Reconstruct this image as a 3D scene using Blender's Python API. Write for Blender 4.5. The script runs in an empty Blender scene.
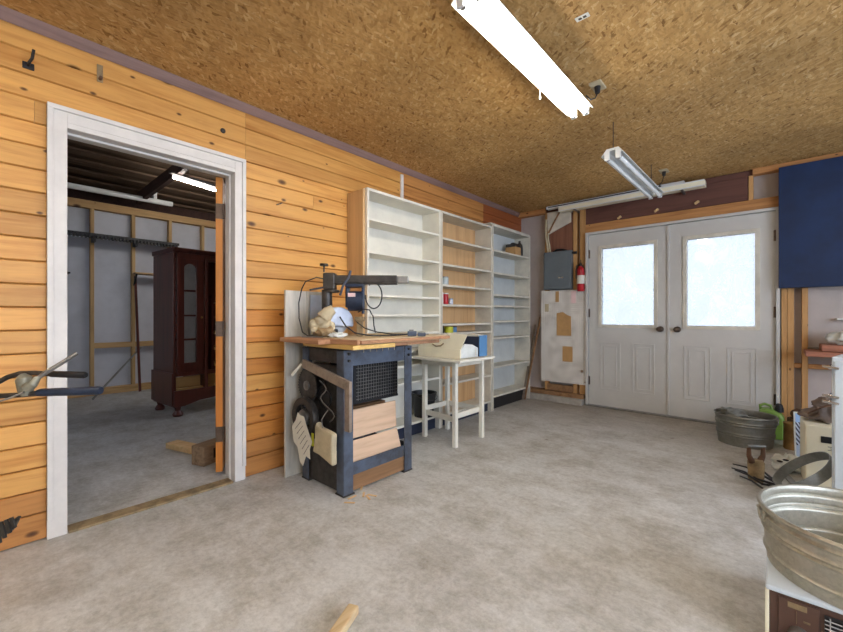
import bpy, bmesh, math, random
from mathutils import Vector, Matrix
random.seed(7)
SC = bpy.context.scene
COL = SC.collection
PI = math.pi

# ------------------------------------------------------------------ materials
def lin(c):
    r = []
    for v in c[:3]:
        v /= 255.0
        r.append(v/12.92 if v <= .04045 else ((v+.055)/1.055)**2.4)
    return (r[0], r[1], r[2], 1)

class Mt:
    def __init__(s, name, rough=.6, metal=0.0, spec=.4):
        s.m = bpy.data.materials.new(name); s.m.use_nodes = True
        s.t = s.m.node_tree; s.n = s.t.nodes; s.l = s.t.links
        s.b = s.n['Principled BSDF']
        s.b.inputs['Roughness'].default_value = rough
        s.b.inputs['Metallic'].default_value = metal
        s.b.inputs['Specular IOR Level'].default_value = spec
    def node(s, t, **k):
        n = s.n.new(t)
        for a, v in k.items():
            if a.startswith('i_'): n.inputs[a[2:].replace('_', ' ')].default_value = v
            else: setattr(n, a, v)
        return n
    def link(s, a, b): s.l.new(a, b)
    def coord(s, scale=(1, 1, 1), rot=(0, 0, 0), src='Object', texmode=False):
        tc = s.node('ShaderNodeTexCoord'); mp = s.node('ShaderNodeMapping')
        if texmode: mp.vector_type = 'TEXTURE'
        mp.inputs['Scale'].default_value = scale; mp.inputs['Rotation'].default_value = rot
        s.link(tc.outputs[src], mp.inputs['Vector']); return mp.outputs['Vector']
    def noise(s, vec, scale, detail=4, rough=.55, w=None, dist=0):
        n = s.node('ShaderNodeTexNoise')
        if w is not None:
            n.noise_dimensions = '4D'; s.link(w, n.inputs['W'])
        n.inputs['Scale'].default_value = scale; n.inputs['Detail'].default_value = detail
        n.inputs['Roughness'].default_value = rough; n.inputs['Distortion'].default_value = dist
        s.link(vec, n.inputs['Vector']); return n.outputs['Fac']
    def ramp(s, fac, stops):
        r = s.node('ShaderNodeValToRGB'); e = r.color_ramp.elements
        while len(e) < len(stops): e.new(.5)
        for i, (p, c) in enumerate(stops):
            e[i].position = p; e[i].color = c if len(c) == 4 else lin(c)
        s.link(fac, r.inputs['Fac']); return r.outputs['Color']
    def mix(s, fac, a, b, mode='MIX'):
        m = s.node('ShaderNodeMix', data_type='RGBA', blend_type=mode)
        for v, i in ((fac, m.inputs['Factor']), (a, m.inputs['A']), (b, m.inputs['B'])):
            if hasattr(v, 'links'): s.link(v, i)
            else: i.default_value = v
        return m.outputs['Result']
    def math(s, op, a, b=0.0, c=0.0):
        m = s.node('ShaderNodeMath', operation=op)
        for i, v in enumerate((a, b, c)):
            if hasattr(v, 'links'): s.link(v, m.inputs[i])
            else: m.inputs[i].default_value = v
        return m.outputs[0]
    def color(s, c): s.link(c, s.b.inputs['Base Color'])
    def bump(s, h, strength=.2, dist=.01):
        b = s.node('ShaderNodeBump'); b.inputs['Strength'].default_value = strength
        b.inputs['Distance'].default_value = dist
        s.link(h, b.inputs['Height']); s.link(b.outputs['Normal'], s.b.inputs['Normal'])

BK = lambda v: (v, v, v, 1)
def paint(name, c, rough=.55, var=.12, scale=6, metal=0, bump=.05, c2=None, spec=.4, sc=(1, 1, 1)):
    m = Mt(name, rough, metal, spec); v = m.coord(sc)
    n = m.noise(v, scale, 6, .65)
    d = c2 or tuple(x*(1-var) for x in c)
    m.color(m.ramp(n, [(.35, lin(d)), (.62, lin(c))]))
    if bump: m.bump(m.noise(v, scale*8, 3), bump, .003)
    return m.m
def wood(name, c1, c2, axis='y', knots=0, rough=.5, fine=1.0, island=.25, dark=None, spec=.35):
    m = Mt(name, rough, 0, spec)
    k = {'x': (.6, 9, 9), 'y': (9, .6, 9), 'z': (9, 9, .6)}[axis]
    v = m.coord(tuple(x*fine for x in k))
    g = m.node('ShaderNodeNewGeometry'); ri = g.outputs['Random Per Island']
    w = m.math('MULTIPLY', ri, 37.0)
    n = m.noise(v, 1.6, 5, .6, w=w, dist=1.2)
    n2 = m.noise(v, 9, 3, .6, w=w)
    f = m.math('ADD', m.math('MULTIPLY', n, .75), m.math('MULTIPLY', n2, .25))
    c = m.ramp(f, [(.32, lin(c2)), (.52, lin(c1)), (.7, lin(tuple(min(255, x*1.06) for x in c1)))])
    br = m.math('ADD', m.math('MULTIPLY', ri, island), 1-island*.6)
    cc = m.node('ShaderNodeCombineColor'); 
    for i in range(3): m.link(br, cc.inputs[i])
    c = m.mix(1.0, c, cc.outputs[0], 'MULTIPLY')
    if knots:
        sp = m.node('ShaderNodeSeparateXYZ'); m.link(m.coord(), sp.inputs[0]); X, Y, Z = sp.outputs
        a, b_ = {'y': (Y, Z), 'z': (Z, m.math('ADD', X, Y)), 'x': (X, m.math('ADD', Z, Y))}[axis]
        cv = m.node('ShaderNodeCombineXYZ'); m.link(m.math('ADD', m.math('MULTIPLY', a, .55), w), cv.inputs[0]); m.link(m.math('ADD', b_, w), cv.inputs[1])
        vo = m.node('ShaderNodeTexVoronoi'); vo.voronoi_dimensions = '2D'
        vo.inputs['Scale'].default_value = knots
        m.link(cv.outputs[0], vo.inputs['Vector'])
        vs = m.node('ShaderNodeSeparateColor'); m.link(vo.outputs['Color'], vs.inputs[0])
        kf = m.ramp(m.math('DIVIDE', vo.outputs['Distance'], m.math('ADD', m.math('MULTIPLY', m.math('POWER', vs.outputs[0], 2), 1.3), .22)), [(.0, BK(1)), (.045, BK(.8)), (.085, BK(0))])
        c = m.mix(kf, c, lin(dark or (70, 38, 18)))
    m.color(c); m.bump(f, .12, .003)
    return m.m

def osb():
    m = Mt('oriented_strand_board', .75, 0, .2)
    cols = []
    for i, (rz, sx, sy, sc) in enumerate([(1.15, 1, 3.2, 20), (1.95, 1, 2.8, 24), (1.5, 1, 3.4, 22), (2.5, 1, 2.6, 32)]):
        v = m.coord((1/sx, 1/sy, 100), (0, 0, rz), texmode=True)
        nv = m.node('ShaderNodeTexNoise'); nv.inputs['Scale'].default_value = 14; m.link(v, nv.inputs['Vector'])
        mx = m.node('ShaderNodeMix', data_type='VECTOR'); mx.inputs['Factor'].default_value = .045
        m.link(v, mx.inputs['A']); m.link(nv.outputs['Color'], mx.inputs['B'])
        vo = m.node('ShaderNodeTexVoronoi'); vo.inputs['Scale'].default_value = sc; vo.inputs['Randomness'].default_value = 1
        m.link(mx.outputs['Result'], vo.inputs['Vector'])
        sp = m.node('ShaderNodeSeparateColor'); m.link(vo.outputs['Color'], sp.inputs[0])
        c = m.ramp(sp.outputs[0], [(0, (140, 102, 56)), (.08, (178, 138, 82)), (.5, (194, 154, 96)), (.9, (204, 166, 110)), (1, (216, 184, 132))])
        cols.append((c, sp.outputs[1]))
    c = cols[0][0]
    for k in (1, 2, 3):
        f = m.ramp(cols[k][1], [(.5, BK(0)), (.56, BK(1))])
        c = m.mix(f, c, cols[k][0])
    v = m.coord()
    big = m.ramp(m.noise(v, 1.3, 3), [(.35, BK(.8)), (.65, BK(1.06))])
    c = m.mix(1.0, c, big, 'MULTIPLY')
    # hairline joints between the sheets
    sx = m.node('ShaderNodeSeparateXYZ'); m.link(v, sx.inputs[0])
    for ax, per, off in ((0, 2.44, 20.35), (1, 1.22, 20.2)):
        q = m.math('MODULO', m.math('ADD', sx.outputs[ax], off), per)
        e = m.math('LESS_THAN', q, .005)
        c = m.mix(m.math('MULTIPLY', e, .12), c, lin((60, 38, 18)))
    dk = m.ramp(m.noise(m.coord((2.2, .8, 1)), 22, 6, .8), [(.3, BK(.62)), (.5, BK(1))])
    c = m.mix(1.0, c, dk, 'MULTIPLY')
    m.color(c); m.bump(m.noise(v, 60, 3), .15, .003)
    return m.m

def concrete():
    m = Mt('worn_concrete', .5, 0, .4); v = m.coord()
    n = m.noise(v, 1.1, 10, .75, dist=.15)
    c = m.ramp(n, [(.3, (180, 179, 176)), (.45, (196, 196, 193)), (.58, (205, 206, 204)), (.72, (214, 215, 215))])
    st = m.ramp(m.noise(v, 3.2, 8, .78, dist=.1), [(.36, (196, 188, 174)), (.56, (255, 255, 255))])
    c = m.mix(.7, c, st, 'MULTIPLY')
    fine = m.ramp(m.noise(v, 38, 6, .8), [(.32, BK(.68)), (.58, BK(1.04))])
    c = m.mix(.8, c, fine, 'MULTIPLY')
    # trowel marks and brown drips
    tr = m.ramp(m.noise(m.coord((1, 6, 1), (0, 0, .5)), 2.2, 7, .75), [(.36, BK(.84)), (.56, BK(1))])
    c = m.mix(.7, c, tr, 'MULTIPLY')
    vo = m.node('ShaderNodeTexVoronoi'); vo.inputs['Scale'].default_value = 2.3; m.link(v, vo.inputs['Vector'])
    sp = m.ramp(vo.outputs['Distance'], [(.025, BK(1)), (.05, BK(0))])
    c = m.mix(m.math('MULTIPLY', sp, .55), c, lin((92, 76, 58)))
    sx = m.node('ShaderNodeSeparateXYZ'); m.link(v, sx.inputs[0])
    dd = m.math('ADD', sx.outputs[1], m.math('MULTIPLY', m.noise(v, 1.6, 6, .7), 2.2))
    dm = m.ramp(m.math('MULTIPLY', dd, .1), [(.50, BK(0)), (.585, BK(.6))])
    dm = m.math('MULTIPLY', dm, m.math('LESS_THAN', m.math('MULTIPLY', sx.outputs[0], -1), 2.6))
    c = m.mix(dm, c, m.mix(1.0, c, lin((190, 168, 142)), 'MULTIPLY'))
    m.color(c)
    r = m.ramp(n, [(.3, BK(.62)), (.7, BK(.42))]); m.link(r, m.b.inputs['Roughness'])
    m.bump(m.noise(v, 22, 6, .7), .12, .006)
    return m.m

def emis(name, c, s):
    m = Mt(name); m.b.inputs['Emission Color'].default_value = lin(c); m.b.inputs['Emission Strength'].default_value = s
    m.b.inputs['Base Color'].default_value = lin((240, 240, 240)); return m.m
def glass(name, haze=.12, tint=(1, 1, 1, 1)):
    m = Mt(name); out = m.n['Material Output']
    tr = m.node('ShaderNodeBsdfTransparent'); tr.inputs['Color'].default_value = tint; gl = m.node('ShaderNodeBsdfGlossy'); gl.inputs['Roughness'].default_value = .05
    tl = m.node('ShaderNodeBsdfTranslucent'); tl.inputs['Color'].default_value = lin((196, 206, 216))
    a = m.node('ShaderNodeMixShader'); b = m.node('ShaderNodeMixShader')
    f = m.ramp(m.noise(m.coord((1, 1, .7)), 5, 6, .7, dist=.8), [(.4, BK(haze*.3)), (.62, BK(haze*1.8))])
    m.link(f, a.inputs[0]); m.link(tr.outputs[0], a.inputs[1]); m.link(tl.outputs[0], a.inputs[2])
    b.inputs[0].default_value = .05; m.link(a.outputs[0], b.inputs[1]); m.link(gl.outputs[0], b.inputs[2])
    m.link(b.outputs[0], out.inputs['Surface']); return m.m
def galv(name, c, rough=.42):
    m = Mt(name, rough, .75, .5); v = m.coord()
    vo = m.node('ShaderNodeTexVoronoi'); vo.inputs['Scale'].default_value = 110; m.link(v, vo.inputs['Vector'])
    sp = m.node('ShaderNodeSeparateColor'); m.link(vo.outputs['Color'], sp.inputs[0])
    a = m.ramp(sp.outputs[0], [(0, lin(tuple(x*.93 for x in c))), (1, lin(c))])
    d = m.ramp(m.noise(v, 5, 7, .7), [(.3, (196, 188, 168)), (.6, (255, 255, 250))])
    m.color(m.mix(.6, a, d, 'MULTIPLY')); m.bump(m.noise(v, 12, 4), .1, .006)
    return m.m
def pegboard():
    m = Mt('white_pegboard', .6, 0, .3); v = m.coord()
    s = m.node('ShaderNodeSeparateXYZ'); m.link(v, s.inputs[0])
    p = .0254
    fx = m.math('SUBTRACT', m.math('FRACT', m.math('DIVIDE', s.outputs[0], p)), .5)
    fz = m.math('SUBTRACT', m.math('FRACT', m.math('DIVIDE', s.outputs[2], p)), .5)
    d = m.math('ADD', m.math('MULTIPLY', fx, fx), m.math('MULTIPLY', fz, fz))
    h = m.math('LESS_THAN', d, .022)
    c = m.ramp(m.noise(v, 7, 5), [(.35, (198, 192, 182)), (.6, (226, 221, 212))])
    m.color(m.mix(h, c, lin((95, 85, 75)))); return m.m
def mesh_grid(name, c, bg, p=.022):
    m = Mt(name, .5, .2); v = m.coord(); s = m.node('ShaderNodeSeparateXYZ'); m.link(v, s.inputs[0])
    return m
def book_stripes():
    m = Mt('striped_print', .3); v = m.coord((1, 1, 1), (0, .6, 0))
    w = m.node('ShaderNodeTexWave'); w.inputs['Scale'].default_value = 16; w.inputs['Distortion'].default_value = 2.5
    m.link(v, w.inputs['Vector'])
    c = m.ramp(w.outputs['Fac'], [(.3, (58, 62, 76)), (.5, (120, 128, 146)), (.7, (196, 205, 220))])
    s = m.node('ShaderNodeSeparateXYZ'); m.link(m.coord(), s.inputs[0])
    top = m.math('GREATER_THAN', s.outputs[2], .285)
    low = m.math('LESS_THAN', s.outputs[2], .12)
    c = m.mix(top, c, lin((150, 186, 226)))
    c = m.mix(low, c, lin((168, 184, 205)))
    m.color(c); return m.m

M = {}
M['pine'] = wood('knotty_pine_board', (214, 160, 88), (186, 124, 58), 'y', 4.6, .45, 1.0, .30)
M['pine_mid'] = wood('orange_pine_board', (204, 138, 66), (172, 104, 46), 'y', 4.6, .5, 1, .2)
M['pine_brown'] = wood('brown_stained_board', (186, 130, 72), (146, 92, 44), 'y', 3.3, .5, 1, .12)
M['pine_red'] = wood('reddish_board', (150, 84, 46), (112, 58, 34), 'y', 3.3, .5, 1, .2)
M['backing'] = paint('dark_groove', (96, 62, 28))
M['osb'] = osb(); M['concrete'] = concrete()
M['crown'] = wood('mauve_brown_trim', (132, 106, 98), (108, 84, 78), 'y', 0, .6, 1, .05)
M['white'] = paint('white_trim_paint', (226, 222, 216), .45, .06, 5)
M['cream'] = paint('cream_shelf_paint', (232, 228, 214), .5, .06, 4)
M['cream2'] = paint('aged_cream_paint', (214, 208, 192), .5, .12, 5)
M['greyback'] = paint('pale_grey_board', (200, 204, 202), .5, .06, 4)
M['ply'] = wood('plywood', (206, 166, 118), (182, 138, 92), 'z', 0, .6, .7, .1)
M['stud'] = wood('framing_lumber', (190, 146, 94), (158, 114, 66), 'z', 3.5, .7, 1, .22)
M['rawpanel'] = wood('raw_wood_panel', (204, 168, 120), (184, 146, 98), 'z', 0, .6, .8, .05)
M['studx'] = wood('framing_lumber_flat', (186, 134, 82), (150, 100, 56), 'x', 3.5, .7, 1, .2)
M['studr'] = wood('pale_framing_lumber', (196, 162, 112), (164, 128, 80), 'z', 3.5, .7, 1, .15)
M['studry'] = wood('pale_framing_plate', (198, 162, 112), (166, 128, 80), 'y', 3.5, .7, 1, .15)
M['sheath'] = paint('grey_sheathing', (188, 178, 172), .75, .07, 3)
M['sheath_r'] = paint('white_grey_sheathing', (206, 208, 214), .8, .08, 2)
M['header'] = wood('dark_red_header', (100, 66, 56), (78, 48, 42), 'x', 0, .6, 1, .1)
M['redply'] = wood('red_brown_plywood', (128, 86, 66), (102, 64, 48), 'z', 0, .6, .7, .1)
M['door'] = paint('warm_grey_door_paint', (196, 194, 188), .5, .04, 3)
M['bronze'] = paint('aged_bronze', (112, 96, 84), .35, .2, 20, .8)
M['glass'] = glass('sky_dimming_glass', .16, (.345, .34, .33, 1)); M['cglass'] = glass('thin_cabinet_glass', .03)  # window tint and haze are added to tone down the bright sky
M['panelgrey'] = paint('grey_enamel', (104, 112, 116), .4, .06)
M['chrome'] = paint('chrome', (210, 210, 212), .2, .1, 10, 1, 0)
M['steel'] = paint('dull_steel', (150, 148, 144), .4, .2, 12, .8)
M['dsteel'] = paint('dark_steel', (84, 80, 76), .45, .3, 14, .6)
M['black'] = paint('black_plastic', (34, 34, 36), .45, .2, 10)
M['blackm'] = paint('black_cable', (44, 44, 44), .5, .2, 10)
M['red'] = paint('red_enamel', (176, 30, 38), .3, .1)
M['paper'] = paint('off_white_paper', (226, 222, 206), .8, .06, 8)
M['card'] = paint('tan_cardboard', (190, 148, 96), .8, .1, 8)
M['bag'] = paint('beige_cloth', (196, 182, 150), .85, .15, 8)
M['blue'] = paint('navy_blue_board', (17, 44, 84), .6, .2, 3, c2=(12, 33, 66))
M['bluesteel'] = paint('blue_grey_steel', (88, 99, 116), .5, .0, 7, .1, .08, c2=(66, 68, 74))
M['galv'] = galv('galvanized_steel', (196, 194, 184)); M['galvdark'] = galv('dull_galvanized_steel', (150, 152, 150), .5)
M['sheetm'] = paint('streaked_galvanized_sheet', (214, 208, 194), .42, .2, 10, .12, .05, c2=(166, 162, 150), sc=(1, 1, .15))
M['mdf'] = wood('dusty_board', (206, 186, 152), (184, 158, 122), 'y', 0, .8, .8, .1)
M['edge'] = wood('worn_board_edge', (176, 132, 98), (140, 98, 70), 'x', 0, .8, .8, .1)
M['yellowwood'] = wood('yellow_plywood', (214, 178, 108), (186, 146, 78), 'x', 0, .7, .8, .1)
M['pinkwood'] = wood('raw_pinkish_board', (208, 178, 150), (184, 150, 120), 'y', 0, .75, .8, .1)
M['brownwood'] = wood('old_brown_board', (146, 110, 76), (112, 82, 54), 'y', 0, .75, .8, .15)
M['greywood'] = wood('grey_weathered_bar', (140, 126, 112), (108, 96, 84), 'y', 0, .6, .8, .1)
M['dowel'] = wood('pale_lumber_offcut', (226, 192, 142), (206, 164, 106), 'y', 0, .6, .8, .1)
M['bleached'] = wood('dusty_pale_offcut', (206, 184, 146), (184, 154, 110), 'y', 0, .7, .8, .1)
M['mahog'] = wood('dark_mahogany', (92, 44, 34), (58, 26, 22), 'z', 0, .28, .7, .12, spec=.6)
M['mahogin'] = wood('unfinished_drawer_wood', (186, 150, 98), (160, 122, 76), 'y', 0, .6, .7, .1)
M['orange'] = wood('orange_varnished_door', (206, 134, 62), (180, 106, 44), 'z', 0, .35, .6, .1)
M['beam'] = wood('old_rough_beam', (142, 118, 92), (96, 76, 56), 'y', 0, .85, 1.2, .1)
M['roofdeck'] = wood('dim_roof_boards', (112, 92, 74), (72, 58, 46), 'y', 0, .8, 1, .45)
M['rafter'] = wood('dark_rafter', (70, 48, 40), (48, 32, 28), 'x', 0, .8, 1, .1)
M['tube'] = emis('lit_fluorescent_tube', (255, 246, 234), 23)
M['tubel'] = emis('lit_storage_tube', (255, 248, 240), 34)
M['tubeoff'] = paint('unlit_fluorescent_tube', (236, 238, 236), .25, .02, 4, 0, 0)
M['fix'] = paint('white_enamel_fixture', (232, 234, 232), .35, .04, 4)
M['conc2'] = paint('grey_concrete_curb', (176, 170, 160), .8, .15, 9)
M['green'] = paint('green_plastic', (124, 158, 66), .4, .15, 5)
M['brass'] = paint('tarnished_brass', (168, 132, 78), .45, .25, 9, .5)
M['rust'] = paint('rusty_tan_metal', (168, 146, 110), .7, .3, 12, .2, .2)
M['rust2'] = paint('dark_rust', (110, 80, 62), .7, .3, 12, .2, .2)
M['cabinet'] = paint('pale_blue_white_enamel', (210, 222, 232), .35, .05, 3)
M['putty'] = paint('cream_putty_plastic', (242, 236, 210), .5, .05, 3)
M['duffel'] = paint('grey_brown_canvas', (132, 118, 110), .8, .3, 7, 0, .2)
M['redwood'] = wood('red_orange_board', (162, 106, 82), (138, 88, 66), 'x', 0, .6, 1, .1)
M['plastic'] = paint('glossy_white_plastic', (226, 230, 226), .3, .1, 10)
M['teal'] = paint('teal_print', (30, 130, 120), .4, .1)
M['heater'] = paint('dark_brown_enamel', (92, 66, 54), .4, .1, 5)
M['blueb'] = paint('bright_blue_card', (88, 138, 184), .5, .08, 5)
M['navyb'] = paint('dark_navy_card', (38, 46, 66), .5, .1, 5)
M['yellowb'] = paint('yellow_green_label', (190, 190, 50), .5, .1, 5)
M['pink'] = paint('pale_pink_tin', (232, 200, 198), .4, .08)
M['motor'] = paint('blue_black_motor', (50, 62, 84), .4, .3, 9, .2)
M['guard'] = paint('blue_white_guard', (196, 206, 222), .4, .12, 6, .1)
M['clear'] = paint('milky_glass', (190, 200, 200), .15, .1, 5)
M['clampm'] = paint('dull_tan_metal', (158, 154, 134), .5, .25, 14, .4)
M['ground'] = paint('pale_gravel', (206, 204, 196), .9, .1, 3)
M['leaf'] = paint('pale_foliage', (176, 194, 170), .8, .3, 6)
M['bark'] = paint('grey_bark', (186, 176, 166), .9, .2, 9)

# ------------------------------------------------------------------ mesh helpers
class B:
    def __init__(s, mat=None): s.bm = bmesh.new(); s.M = mat or Matrix.Identity(4)
    def vs(s, pts): return [s.bm.verts.new(s.M @ Vector(p)) for p in pts]
    def box(s, x0, x1, y0, y1, z0, z1):
        v = s.vs([(x, y, z) for x in (x0, x1) for y in (y0, y1) for z in (z0, z1)])
        for f in ((0, 1, 3, 2), (4, 6, 7, 5), (0, 4, 5, 1), (2, 3, 7, 6), (0, 2, 6, 4), (1, 5, 7, 3)):
            s.bm.faces.new([v[i] for i in f])
        return s
    def bar(s, p0, p1, w, h, up=(0, 0, 1)):
        p0, p1 = Vector(p0), Vector(p1); d = (p1-p0).normalized(); u = Vector(up)
        if abs(d.dot(u)) > .98: u = Vector((1, 0, 0))
        a = d.cross(u).normalized()*w/2; b = a.cross(d).normalized()*h/2
        v = s.vs([p+q for p in (p0, p1) for q in (-a-b, a-b, a+b, -a+b)])
        for f in ((3, 2, 1, 0), (4, 5, 6, 7), (0, 1, 5, 4), (1, 2, 6, 5), (2, 3, 7, 6), (3, 0, 4, 7)):
            s.bm.faces.new([v[i] for i in f])
        return s
    def cyl(s, p0, p1, r0, r1=None, n=16):
        r1 = r0 if r1 is None else r1
        return s.sweep([p0, p1], [r0, r1], n)
    def sweep(s, pts, r, n=8, flat=1.0):
        pts = [Vector(p) for p in pts]; rs = r if isinstance(r, (list, tuple)) else [r]*len(pts)
        prev = None; rings = []
        for i, p in enumerate(pts):
            d = (pts[min(i+1, len(pts)-1)]-pts[max(i-1, 0)])
            d = d.normalized() if d.length > 1e-9 else Vector((0, 0, 1))
            if prev is None:
                a = d.cross(Vector((0, 0, 1)))
                if a.length < .05: a = d.cross(Vector((1, 0, 0)))
            else: a = prev-d*prev.dot(d)
            a.normalize(); prev = a; b = d.cross(a)
            rings.append(s.vs([p+(a*math.cos(t)+b*math.sin(t)*flat)*rs[i] for t in [2*PI*k/n for k in range(n)]]))
        for q, w in zip(rings, rings[1:]):
            for k in range(n): s.bm.faces.new((q[k], q[(k+1) % n], w[(k+1) % n], w[k]))
        s.bm.faces.new(rings[0][::-1]); s.bm.faces.new(rings[-1]); return s
    def lathe(s, prof, c=(0, 0, 0), n=32, sx=1, sy=1, closed=False):
        rings = []
        for r, z in prof:
            if r < 1e-6: rings.append(s.vs([(c[0], c[1], c[2]+z)]))
            else: rings.append(s.vs([(c[0]+r*sx*math.cos(2*PI*k/n), c[1]+r*sy*math.sin(2*PI*k/n), c[2]+z) for k in range(n)]))
        pr = list(zip(rings, rings[1:]))
        if closed: pr.append((rings[-1], rings[0]))
        for q, w in pr:
            for k in range(n):
                k2 = (k+1) % n
                if len(q) == 1: s.bm.faces.new((q[0], w[k2], w[k]))
                elif len(w) == 1: s.bm.faces.new((q[k], q[k2], w[0]))
                else: s.bm.faces.new((q[k], q[k2], w[k2], w[k]))
        return s
    def prism(s, pts, lo, hi, ax='z'):
        def P(a, b, c): return {'z': (a, b, c), 'y': (a, c, b), 'x': (c, a, b)}[ax]
        v0 = s.vs([P(a, b, lo) for a, b in pts]); v1 = s.vs([P(a, b, hi) for a, b in pts])
        s.bm.faces.new(v0[::-1]); s.bm.faces.new(v1)
        n = len(pts)
        for i in range(n): s.bm.faces.new((v0[i], v0[(i+1) % n], v1[(i+1) % n], v1[i]))
        return s
    def ball(s, c, r, sx=1, sy=1, sz=1, lump=0, seed=0, n=16):
        rnd = random.Random(seed); rings = []
        ph = [rnd.uniform(0, 6) for _ in range(6)]
        for i in range(n//2+1):
            t = PI*i/(n//2); ring = []
            for k in range(n if 0 < i < n//2 else 1):
                a = 2*PI*k/n
                q = 1+lump*(math.sin(3*a+ph[0])*math.sin(2*t+ph[1])+.6*math.sin(5*a+ph[2])*math.sin(4*t+ph[3])+.4*math.sin(9*a+7*t+ph[4]))
                ring.append((c[0]+r*sx*q*math.sin(t)*math.cos(a), c[1]+r*sy*q*math.sin(t)*math.sin(a), c[2]+r*sz*q*math.cos(t)))
            rings.append(s.vs(ring))
        for q, w in zip(rings, rings[1:]):
            for k in range(n):
                k2 = (k+1) % n
                if len(q) == 1: s.bm.faces.new((q[0], w[k], w[k2]))
                elif len(w) == 1: s.bm.faces.new((q[k2], q[k], w[0]))
                else: s.bm.faces.new((q[k2], q[k], w[k], w[k2]))
        return s

def crumple(b, c, amp, freq, seed=0, zmin=None):
    from mathutils import noise
    c = Vector(c)
    for v in b.bm.verts:
        d = v.co-c
        q = v.co*freq+Vector((seed*3.1, seed*1.7, 0))
        n = 1-2*abs(noise.noise(q))*1.6+.5*noise.noise(q*2.3)
        v.co += d.normalized()*amp*(n-.4)
        if zmin is not None and v.co.z < zmin: v.co.z = zmin
    return b
BASE = {}
def mk(name, b, mat, base, parent=None, bevel=0, smooth=False):
    bm = b.bm
    bmesh.ops.recalc_face_normals(bm, faces=bm.faces)
    if base is not None: bmesh.ops.translate(bm, verts=bm.verts, vec=-Vector(base))
    me = bpy.data.meshes.new(name); bm.to_mesh(me); bm.free()
    for m in (mat if isinstance(mat, (list, tuple)) else [mat]): me.materials.append(m)
    o = bpy.data.objects.new(name, me); COL.objects.link(o)
    if parent is not None: o.parent = parent
    if smooth:
        for p in me.polygons: p.use_smooth = True
        if smooth != 'full':
            es = o.modifiers.new('Split', 'EDGE_SPLIT'); es.split_angle = math.radians(38)
    if bevel:
        bv = o.modifiers.new('Bevel', 'BEVEL'); bv.width = bevel; bv.segments = 2; bv.limit_method = 'ANGLE'
        bv.angle_limit = math.radians(40)
    return o
def part(name, b, mat, parent, bevel=0, smooth=False, label=None, stuff=False):
    base = BASE.get(parent.name)
    o = mk(name, b, mat, base, parent, bevel, smooth); BASE[o.name] = base
    if label: o['label'] = label
    if stuff: o['kind'] = 'stuff'
    return o
def thing(name, label, cat, loc, rotz=0, group=None, local=False):
    o = bpy.data.objects.new(name, None); COL.objects.link(o); o.empty_display_size = .1
    o.location = loc; o.rotation_euler = (0, 0, rotz); o['label'] = label; o['category'] = cat
    if group: o['group'] = group
    BASE[o.name] = None if local else Vector(loc); return o
def solo(name, b, mat, label, cat, bevel=0, smooth=False, group=None):
    xs = [v.co for v in b.bm.verts]
    base = Vector(((min(c.x for c in xs)+max(c.x for c in xs))/2, (min(c.y for c in xs)+max(c.y for c in xs))/2, min(c.z for c in xs)))
    o = mk(name, b, mat, base, None, bevel, smooth); o.location = base
    BASE[o.name] = base
    o['label'] = label; o['category'] = cat
    if group: o['group'] = group
    return o
def struct(name, b, mat, bevel=0, label=None, cat=None, smooth=False):
    o = mk(name, b, mat, None, None, bevel, smooth); o['kind'] = 'structure'; BASE[o.name] = None
    if label: o['label'] = label
    if cat: o['category'] = cat
    return o

# ------------------------------------------------------------------ camera
cam = bpy.data.cameras.new('camera'); co = bpy.data.objects.new('camera', cam); COL.objects.link(co)
cam.sensor_width = 36; cam.lens = 36*396/843; cam.clip_start = .02
co.location = (0, 0, 1.065); co.rotation_euler = (PI/2, 0, math.radians(41.9)); SC.camera = co

XR, YF, YB, ZC = 2.5, -2.2, 4.85, 2.45      # right wall, wall behind camera, stud face of the far wall, ceiling
# ------------------------------------------------------------------ shell
struct('floor', B().box(-7.0, XR+.1, YF-.1, 5.2, -.1, 0), M['concrete'], label='worn grey concrete floor', cat='floor')
struct('ground', B().box(-30, 30, 5.2, 45, -.3, -.12), M['ground'], label='pale ground outside the double doors', cat='ground')
struct('ceiling', B().box(-2.72, XR+.1, YF-.1, 5.0, ZC, ZC+.05), M['osb'], label='ceiling of oriented strand board sheets', cat='ceiling')

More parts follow.
